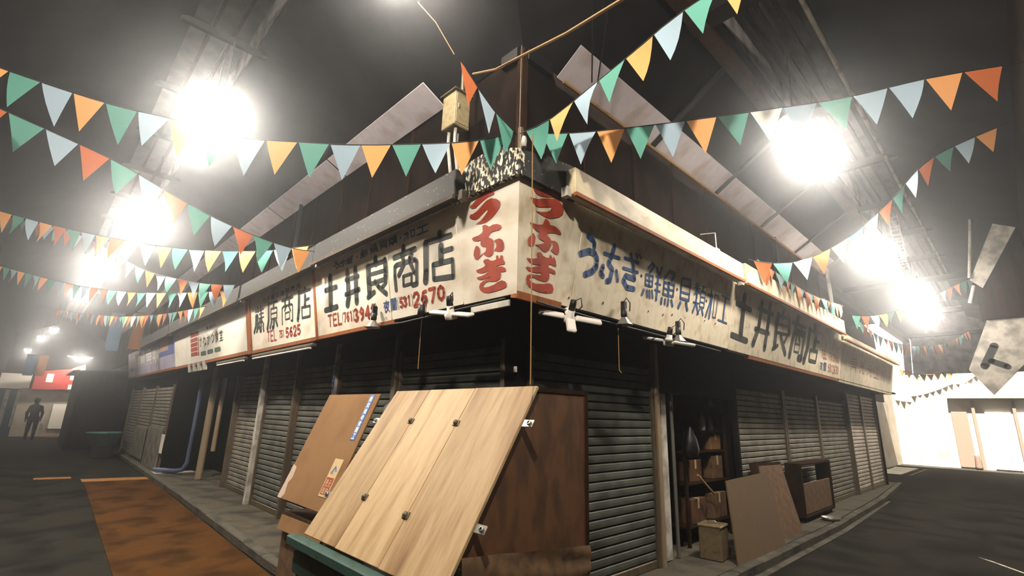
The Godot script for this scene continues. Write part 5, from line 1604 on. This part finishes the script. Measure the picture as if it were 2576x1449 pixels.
# ---------------------------------------------------------------- far end of the left alley
func left_end() -> void:
	var st: SurfaceTool
	var w := shell("wall_far_left")
	st = mb()
	span(st, Vector3(-33.4, 0, -0.6), Vector3(-33.2, 6.1, 3.7))
	obj("wall", st, M.dark_wood, w)
	st = mb()
	span(st, Vector3(-42, 4.8, -0.6), Vector3(-0.2, 5.1, -0.28))
	span(st, Vector3(-0.5, 4.8, -22), Vector3(-0.28, 5.1, -0.2))
	obj("eave_light_seal", st, M.steel_dark, w)  # added strips sealing the eave gap against stray sunlight
	var k := thing("dark_kiosk", "dark plank-walled kiosk standing out into the left alley past the signs", "kiosk", Vector3(-23.0, 0, 0.5))
	st = mb()
	cbox(st, Vector3(0, 1.37, 0), Vector3(4.0, 2.74, 1.4), 0.02)
	obj("body", st, M.dark_wood, k)
	for i in 6:
		st = mb()
		span(st, Vector3(2.0, 0.05, -0.68 + i * 0.23), Vector3(2.03, 2.7, -0.47 + i * 0.23))
		obj("plank", st, M.brown_sheet, k)
	st = mb()
	plate(st, [Vector3(-2.1, 2.74, -0.75), Vector3(2.15, 2.74, -0.75), Vector3(2.15, 2.66, 0.95), Vector3(-2.1, 2.66, 0.95)], Vector3(0, 0.05, 0))
	obj("roof", st, M.steel_dark, k)
	# red eating stall
	var r := thing("red_stall", "lit stall front with a red and white sign at the far left end", "stall", Vector3(-30.0, 0, 1.4))
	st = mb()
	span(st, Vector3(-0.4, 0, -1.1), Vector3(-0.3, 2.2, 1.3))
	obj("front", st, M.stucco, r)
	st = mb()
	plate(st, [Vector3(0.0, 2.15, 0.95), Vector3(0.0, 2.2, -0.3), Vector3(0.0, 3.2, -0.3), Vector3(0.0, 2.95, 0.95)], Vector3(-0.05, 0, 0))
	obj("red_board", st, M.red_cloth, r)
	st = mb()
	plate(st, [Vector3(0.0, 2.2, -0.3), Vector3(0.0, 2.3, -0.95), Vector3(0.0, 3.45, -0.75), Vector3(0.0, 3.2, -0.3)], Vector3(-0.05, 0, 0))
	obj("white_board", st, M.print_white, r)
	st = mb()
	for q in [[-0.75, 2.85], [-0.85, 2.5], [-0.45, 2.45], [-0.6, 3.1]]:
		span(st, Vector3(0.005, q[1], q[0]), Vector3(0.012, q[1] + 0.2, q[0] + 0.16))
	obj("red_checks", st, M.red_cloth, r)
	st = mb()
	span(st, Vector3(0.004, 2.5, 0.3), Vector3(0.012, 2.9, 0.55))
	obj("white_emblem", st, M.print_white, r)
	st = mb()
	span(st, Vector3(-0.28, 0.35, -0.5), Vector3(-0.24, 1.5, 0.05))
	obj("white_door", st, M.print_white, r)
	for z in [-0.62, -0.95]:
		st = mb()
		span(st, Vector3(-0.2, 0, z - 0.06), Vector3(-0.08, 2.3, z + 0.06))
		obj("wooden_post", st, M.stucco_warm, r)
	st = mb()
	plate(st, [Vector3(0.1, 0.003, -0.9), Vector3(1.6, 0.003, -0.9), Vector3(1.6, 0.003, 0.7), Vector3(0.1, 0.003, 0.7)], Vector3(0, 0.02, 0))
	obj("threshold", st, M.ochre_floor, r)
	var g2 := thing("white_stall", "pale stall boards glowing left of the red sign at the far end", "stall", Vector3(-30.4, 0, 2.9))
	st = mb()
	span(st, Vector3(-0.3, 2.15, -0.45), Vector3(-0.22, 2.85, 0.6))
	obj("sign_board", st, M.print_white, g2)
	st = mb()
	span(st, Vector3(-0.3, 0.4, -0.3), Vector3(-0.26, 2.1, -0.1))
	span(st, Vector3(-0.3, 0.4, 0.15), Vector3(-0.26, 2.1, 0.3))
	obj("frame", st, M.white_paint, g2)
	st = mb()
	span(st, Vector3(-0.4, 0.0, -0.6), Vector3(-0.36, 2.1, 0.6))
	obj("front", st, M.cloth_blue, g2)
	lamp("crosswise fluorescent lamp over the red stall", Vector3(-29.3, 3.75, 0.95), Vector3(0, 0, 1), 1.0, LAMP * 1.0, 1.2)
	lamp("fluorescent lamp above the dark kiosk in the left alley", Vector3(-23.2, 4.3, 2.2), Vector3(1, 0, 0), 1.2, LAMP * 0.35, 0.9)
	lamp("fluorescent lamp between the kiosk and the red stall", Vector3(-27.0, 4.3, 2.5), Vector3(1, 0, 0), 1.2, LAMP * 0.35, 0.9)
	lamp("farthest fluorescent lamp of the left alley", Vector3(-31.0, 4.0, 2.85), Vector3(1, 0, 0), 1.6, LAMP * 0.35, 1.2)
	# green tub on a crate
	var t := thing("plastic_tub", "green plastic tub on the ground at the far left shutters", "tub", Vector3(-17.3, 0.345, 0.5))
	st = mb()
	lathe(st, [Vector2(0, 0), Vector2(0.3, 0.0), Vector2(0.42, 0.36), Vector2(0.46, 0.37), Vector2(0.46, 0.4), Vector2(0.4, 0.4), Vector2(0.29, 0.03), Vector2(0, 0.03)], 20)
	obj("body", st, M.green_tub, t)
	st = mb()
	lathe(st, [Vector2(0.44, 0.36), Vector2(0.48, 0.38), Vector2(0.44, 0.41)], 20)
	obj("rim", st, M.green_tub, t)
	var cr := thing("dark_crate", "dark crate under the green tub", "crate", Vector3(-17.3, 0, 0.5))
	st = mb()
	cbox(st, Vector3(0, 0.17, 0), Vector3(0.5, 0.33, 0.5), 0.02)
	obj("body", st, M.black_plastic, cr)
	for i in 3:
		st = mb()
		span(st, Vector3(0.252, 0.05 + i * 0.1, -0.24), Vector3(0.262, 0.11 + i * 0.1, 0.24))
		obj("slat", st, M.steel_dark, cr)
	# cloth banners
	for b in [["long orange cloth banner hanging by the pale blue sign", Vector3(-14.3, 4.05, 0.6), 0.26, 1.0, "cloth_orange"], ["long blue cloth banner hanging left of the orange one", Vector3(-16.6, 4.3, 0.9), 0.32, 1.15, "cloth_blue"], ["short blue cloth banner hanging before the far red stall", Vector3(-24.2, 3.35, 2.6), 0.28, 0.8, "cloth_blue"], ["short orange cloth banner hanging before the far red stall", Vector3(-24.0, 3.35, 2.25), 0.26, 0.8, "cloth_orange"]]:
		var o := thing("cloth_banner", b[0], "banner", b[1], "cloth banners in the left alley")
		st = mb()
		st.set_smooth_group(1)
		var rows := 8
		for i in rows:
			for j in 4:
				var pt := func(a: int, c: int) -> Vector3:
					return Vector3(0.03 * sin(a * 0.9 + c), -b[3] * a / rows, b[2] * (c / 4.0 - 0.5))
				quad(st, pt.call(i, j), pt.call(i, j + 1), pt.call(i + 1, j + 1), pt.call(i + 1, j))
		obj("cloth", st, M[b[4]], o)
		st = mb()
		tube(st, [Vector3(0, 0.01, -b[2] * 0.55), Vector3(0, 0.01, b[2] * 0.55)], 0.012, 6)
		obj("rod", st, M.steel_dark, o)
	person(Vector3(-27.0, 0, 2.05))

# a walking figure seen from behind, one skin of smoothly joined limbs
func person(at: Vector3) -> void:
	var J := [
		[Vector3(0, 0.95, 0), 0.15, Vector3(0, 1.22, 0.02), 0.14], [Vector3(0, 1.22, 0.02), 0.15, Vector3(0, 1.4, 0.02), 0.13], [Vector3(0, 1.4, 0.02), 0.06, Vector3(0, 1.52, 0.03), 0.055],
		[Vector3(0.0, 1.38, 0.17), 0.065, Vector3(0.05, 1.12, 0.25), 0.05], [Vector3(0.05, 1.12, 0.25), 0.05, Vector3(0.0, 0.88, 0.24), 0.038],
		[Vector3(0.0, 1.38, -0.15), 0.065, Vector3(-0.03, 1.12, -0.23), 0.05], [Vector3(-0.03, 1.12, -0.23), 0.05, Vector3(-0.12, 0.9, -0.22), 0.038],
		[Vector3(0, 0.9, 0.09), 0.1, Vector3(-0.14, 0.5, 0.11), 0.07], [Vector3(-0.14, 0.5, 0.11), 0.07, Vector3(-0.26, 0.1, 0.12), 0.05], [Vector3(-0.26, 0.07, 0.12), 0.05, Vector3(-0.4, 0.05, 0.13), 0.04],
		[Vector3(0, 0.9, -0.09), 0.1, Vector3(0.06, 0.5, -0.1), 0.07], [Vector3(0.06, 0.5, -0.1), 0.07, Vector3(0.22, 0.12, -0.1), 0.05], [Vector3(0.22, 0.09, -0.1), 0.05, Vector3(0.1, 0.05, -0.1), 0.04]]
	var p := thing("person", "person in dark clothes walking away, carrying a pale bag, far left", "person", at)
	var st := net(J, 0.025, 0.04)
	obj("body", st, M.dark_clothes, p)
	st = net([[Vector3(-0.01, 1.6, 0.03), 0.09, Vector3(-0.02, 1.66, 0.03), 0.095], [Vector3(-0.08, 1.58, 0.03), 0.05, Vector3(-0.1, 1.6, 0.03), 0.03], [Vector3(-0.02, 1.62, -0.07), 0.02, Vector3(-0.02, 1.6, -0.075), 0.018], [Vector3(-0.02, 1.62, 0.13), 0.02, Vector3(-0.02, 1.6, 0.135), 0.018]], 0.015, 0.015)
	obj("head", st, M.skin, p)
	st = net([[Vector3(0.0, 1.68, 0.03), 0.1, Vector3(0.02, 1.64, 0.03), 0.1], [Vector3(0.04, 1.6, 0.03), 0.08, Vector3(0.04, 1.56, 0.03), 0.06]], 0.015, 0.02)
	obj("hair", st, M.hair, p)
	for s in [[Vector3(0.0, 0.86, 0.24), 1], [Vector3(-0.13, 0.88, -0.22), -1]]:
		var c: Vector3 = s[0]
		var bones := [[c, 0.03, c + Vector3(0, -0.07, 0), 0.036]]
		for f in 4:
			var b0: Vector3 = c + Vector3(-0.03 + f * 0.02, -0.08, 0)
			bones.append([b0, 0.011, b0 + Vector3(0.0, -0.045 - 0.008 * (1.5 - absf(f - 1.4)), -0.01 * s[1]), 0.009])
		bones.append([c + Vector3(-0.03, -0.03, 0), 0.012, c + Vector3(-0.055, -0.075, -0.015 * s[1]), 0.009])
		obj("hand", net(bones, 0.008, 0.006), M.skin, p)
	var bag := thing("shopping_bag", "pale shopping bag in the walking person's right hand", "bag", at + Vector3(-0.16, 0.42, -0.3))
	st = mb()
	cbox(st, Vector3(0, 0.13, 0), Vector3(0.22, 0.26, 0.1), 0.03)
	obj("body", st, M.white_plastic, bag)
	st = mb()
	tube(st, [Vector3(-0.06, 0.25, 0), Vector3(-0.04, 0.34, 0), Vector3(0.02, 0.36, 0), Vector3(0.05, 0.25, 0)], 0.008, 6)
	obj("handle", st, M.white_plastic, bag)

# surface nets round tapered capsules joined by a smooth minimum
func net(bones: Array, cell: float, blend: float) -> SurfaceTool:
	var lo := Vector3.ONE * 1e9
	var hi := -lo
	for b in bones:
		for k in [0, 2]:
			var r: float = b[k + 1] + cell * 2.5
			lo = lo.min(b[k] - Vector3.ONE * r)
			hi = hi.max(b[k] + Vector3.ONE * r)
	var n := Vector3i(((hi - lo) / cell).ceil()) + Vector3i.ONE
	var f := PackedFloat32Array()
	f.resize(n.x * n.y * n.z)
	f.fill(1.0)
	for z in n.z:
		for y in n.y:
			for x in n.x:
				var q := lo + Vector3(x, y, z) * cell
				var d := 1.0
				for b in bones:
					var a: Vector3 = b[0]
					var ab: Vector3 = b[2] - a
					var t := clampf((q - a).dot(ab) / maxf(ab.length_squared(), 1e-9), 0.0, 1.0)
					var e: float = q.distance_to(a + ab * t) - lerpf(b[1], b[3], t)
					var h := clampf(0.5 + 0.5 * (d - e) / blend, 0.0, 1.0)
					d = lerpf(d, e, h) - blend * h * (1.0 - h)
				f[x + n.x * (y + n.y * z)] = d
	var at := func(x: int, y: int, z: int) -> float: return f[x + n.x * (y + n.y * z)]
	var vert := {}
	var st := mb()
	st.set_smooth_group(1)
	for z in n.z - 1:
		for y in n.y - 1:
			for x in n.x - 1:
				var s := Vector3.ZERO
				var c := 0
				for e in [[0, 0, 0, 1, 0, 0], [0, 1, 0, 1, 1, 0], [0, 0, 1, 1, 0, 1], [0, 1, 1, 1, 1, 1], [0, 0, 0, 0, 1, 0], [1, 0, 0, 1, 1, 0], [0, 0, 1, 0, 1, 1], [1, 0, 1, 1, 1, 1], [0, 0, 0, 0, 0, 1], [1, 0, 0, 1, 0, 1], [0, 1, 0, 0, 1, 1], [1, 1, 0, 1, 1, 1]]:
					var a: float = at.call(x + e[0], y + e[1], z + e[2])
					var b: float = at.call(x + e[3], y + e[4], z + e[5])
					if (a < 0.0) != (b < 0.0):
						s += Vector3(e[0], e[1], e[2]).lerp(Vector3(e[3], e[4], e[5]), a / (a - b))
						c += 1
				if c:
					vert[Vector3i(x, y, z)] = lo + (Vector3(x, y, z) + s / c) * cell
	for k in vert.keys():
		var a: float = at.call(k.x, k.y, k.z)
		for d in [[Vector3i(1, 0, 0), Vector3i(0, 1, 0), Vector3i(0, 0, 1)], [Vector3i(0, 1, 0), Vector3i(0, 0, 1), Vector3i(1, 0, 0)], [Vector3i(0, 0, 1), Vector3i(1, 0, 0), Vector3i(0, 1, 0)]]:
			var m: Vector3i = k + d[0]
			var b: float = at.call(m.x, m.y, m.z)
			if (a < 0.0) == (b < 0.0):
				continue
			var q := [k, k - d[1], k - d[1] - d[2], k - d[2]]
			if q.all(func(v): return vert.has(v)):
				if a < 0.0:
					quad(st, vert[q[3]], vert[q[2]], vert[q[1]], vert[q[0]])
				else:
					quad(st, vert[q[0]], vert[q[1]], vert[q[2]], vert[q[3]])
	return st

# ---------------------------------------------------------------- far end of the right alley
func right_end() -> void:
	var st: SurfaceTool
	var w := shell("wall_end")
	st = mb()
	span(st, Vector3(-8, 0, -26.0), Vector3(5, 4.2, -25.8))
	obj("wall", st, M.stucco, w)
	st = mb()
	span(st, Vector3(-1.9, 0, -25.8), Vector3(-1.7, 5.0, -15.2))
	obj("side_wall", st, M.stucco, w)
	st = mb()
	span(st, Vector3(-1.5, 2.5, -22), Vector3(-1.4, 5.2, -9.6))
	obj("set_back_wall", st, M.brown_sheet, w)
	st = mb()
	span(st, Vector3(-1.5, 4.9, -17.5), Vector3(-0.25, 4.98, -9.6))
	obj("set_back_roof", st, M.ceiling, w)
	st = mb()
	span(st, Vector3(-1.9, 3.55, -22.1), Vector3(2.9, 6.1, -22.0))
	obj("end_gable", st, M.lantern_side, w)
	# house front across the end
	var h := thing("house_front", "sunlit white house front closing the right alley's end", "house", Vector3(0.6, 0, -25.7))
	st = mb()
	span(st, Vector3(-1.6, 0.0, -0.1), Vector3(2.3, 3.4, 0.0))
	obj("wall", st, M.stucco, h)
	st = mb()
	plate(st, [Vector3(-0.4, 2.9, 0.0), Vector3(2.3, 2.9, 0.0), Vector3(2.3, 2.8, 0.25), Vector3(-0.4, 2.8, 0.25)], Vector3(0, 0.06, 0))
	obj("canopy", st, M.stucco, h)
	for q in [[-0.12, 0.5, "door_brown"], [1.05, 0.75, "print_white"], [1.85, 0.5, "print_white"]]:
		st = mb()
		cbox(st, Vector3(q[0], 1.15, 0.02), Vector3(q[1], 2.2, 0.06), 0.01)
		obj("door", st, M[q[2]], h)
	for x in [0.35, 1.55]:
		st = mb()
		span(st, Vector3(x - 0.05, 0, 0.0), Vector3(x + 0.05, 2.7, 0.09))
		obj("post", st, M.door_brown, h)
	st = mb()
	lathe(st, [Vector2(0, 0), Vector2(0.1, 0), Vector2(0.12, 0.1), Vector2(0.08, 0.5), Vector2(0.1, 0.62), Vector2(0.0, 0.64)], 12)
	var pot := obj("standing_figure", st, M.door_brown, h)
	pot.position = Vector3(0.2, 0, 0.3)
	# lean-to roof and slanted sign of the building opposite
	var r := thing("opposite_eave", "weathered lean-to roof with a pale barge board on the right side of the alley", "eave", Vector3(2.9, 3.0, -9.0))
	st = mb()
	plate(st, [Vector3(0.0, 2.0, -0.02), Vector3(-0.24, 2.2, -0.02), Vector3(-0.74, 1.12, -0.02), Vector3(-0.6, 0.95, -0.02)], Vector3(0, 0, -0.04))
	obj("barge_board", st, M.white_paint, r)
	st = mb()
	plate(st, [Vector3(0.0, 2.0, -0.06), Vector3(-0.68, 1.0, -0.06), Vector3(-0.68, 1.0, -9.0), Vector3(0.0, 2.0, -9.0)], Vector3(0, 0.05, 0))
	obj("roof_sheet", st, M.brown_sheet, r)
	st = mb()
	plate(st, [Vector3(0.0, 2.05, -0.08), Vector3(-0.7, 1.0, -0.08), Vector3(-0.7, 0.42, -0.08), Vector3(0.0, 0.38, -0.08)], Vector3(0, 0, -0.05))
	obj("gable_wall", st, M.brown_sheet, r)
	for i in 4:
		st = mb()
		span(st, Vector3(-0.66 + i * 0.17, 0.44, -0.075), Vector3(-0.53 + i * 0.17, 1.02 + i * 0.25, -0.06))
		obj("board", st, M.dark_wood, r)
	st = mb()
	span(st, Vector3(-0.7, 0.4, -9.0), Vector3(-0.64, 1.0, -0.14))
	obj("side_wall", st, M.brown_sheet, r)
	st = mb()
	tube(st, [Vector3(0.35, 3.9, 0), Vector3(0.05, 2.75, 0), Vector3(-0.2, 2.25, 0)], 0.035, 8)
	obj("strut", st, M.white_paint, r)
	st = mb()
	tube(st, [Vector3(-0.55, 2.3, 0), Vector3(-0.74, 1.15, 0)], 0.025, 8)
	obj("strut", st, M.white_paint, r)
	st = mb()
	tube(st, [Vector3(-0.7, 1.0, 0.02), Vector3(-0.8, 0.7, 0.02)], 0.03, 8)
	obj("strut", st, M.white_paint, r)
	var s := thing("opposite_sign", "slanted pale sign with a black character under the eave on the right", "sign", Vector3(2.362, 2.19, -8.9))
	st = mb()
	plate(st, [Vector3(-0.45, 0.37, 0.0), Vector3(-0.1, 1.18, 0.0), Vector3(0.53, 1.18, 0.0), Vector3(0.53, 0.78, 0.0), Vector3(-0.21, -0.05, 0.0)], Vector3(0.0, 0, -0.1))
	obj("board", st, M.white_paint, s)
	st = mb()
	brush(st, [Vector2(-0.25, 0.42), Vector2(-0.08, 0.75)], 0.1)
	brush(st, [Vector2(-0.15, 0.5), Vector2(0.02, 0.4)], 0.09)
	lettering("black_lettering", s, st, M.paint_black, 0.006)
	st = mb()
	plate(st, [Vector3(-0.1, 1.19, 0.03), Vector3(0.53, 1.19, 0.03), Vector3(0.53, 1.19, -0.13), Vector3(-0.1, 1.19, -0.13)], Vector3(0.0, 0.02, 0))
	obj("cap", st, M.brown_sheet, s)
	# beams and cables across the far alley
	for q in [["steel beam across the right alley before its third lamp", -11.6], ["steel beam across the right alley beyond its third lamp", -15.8], ["steel beam across the right alley at the roof's end", -20.5]]:
		st = mb()
		cbox(st, Vector3.ZERO, Vector3(3.1, 0.12, 0.08), 0.01)
		var o := obj("roof_beam", st, M.steel_dark)
		o.position = Vector3(1.32, 4.82, q[1])
		tag(o, q[0], "beam")
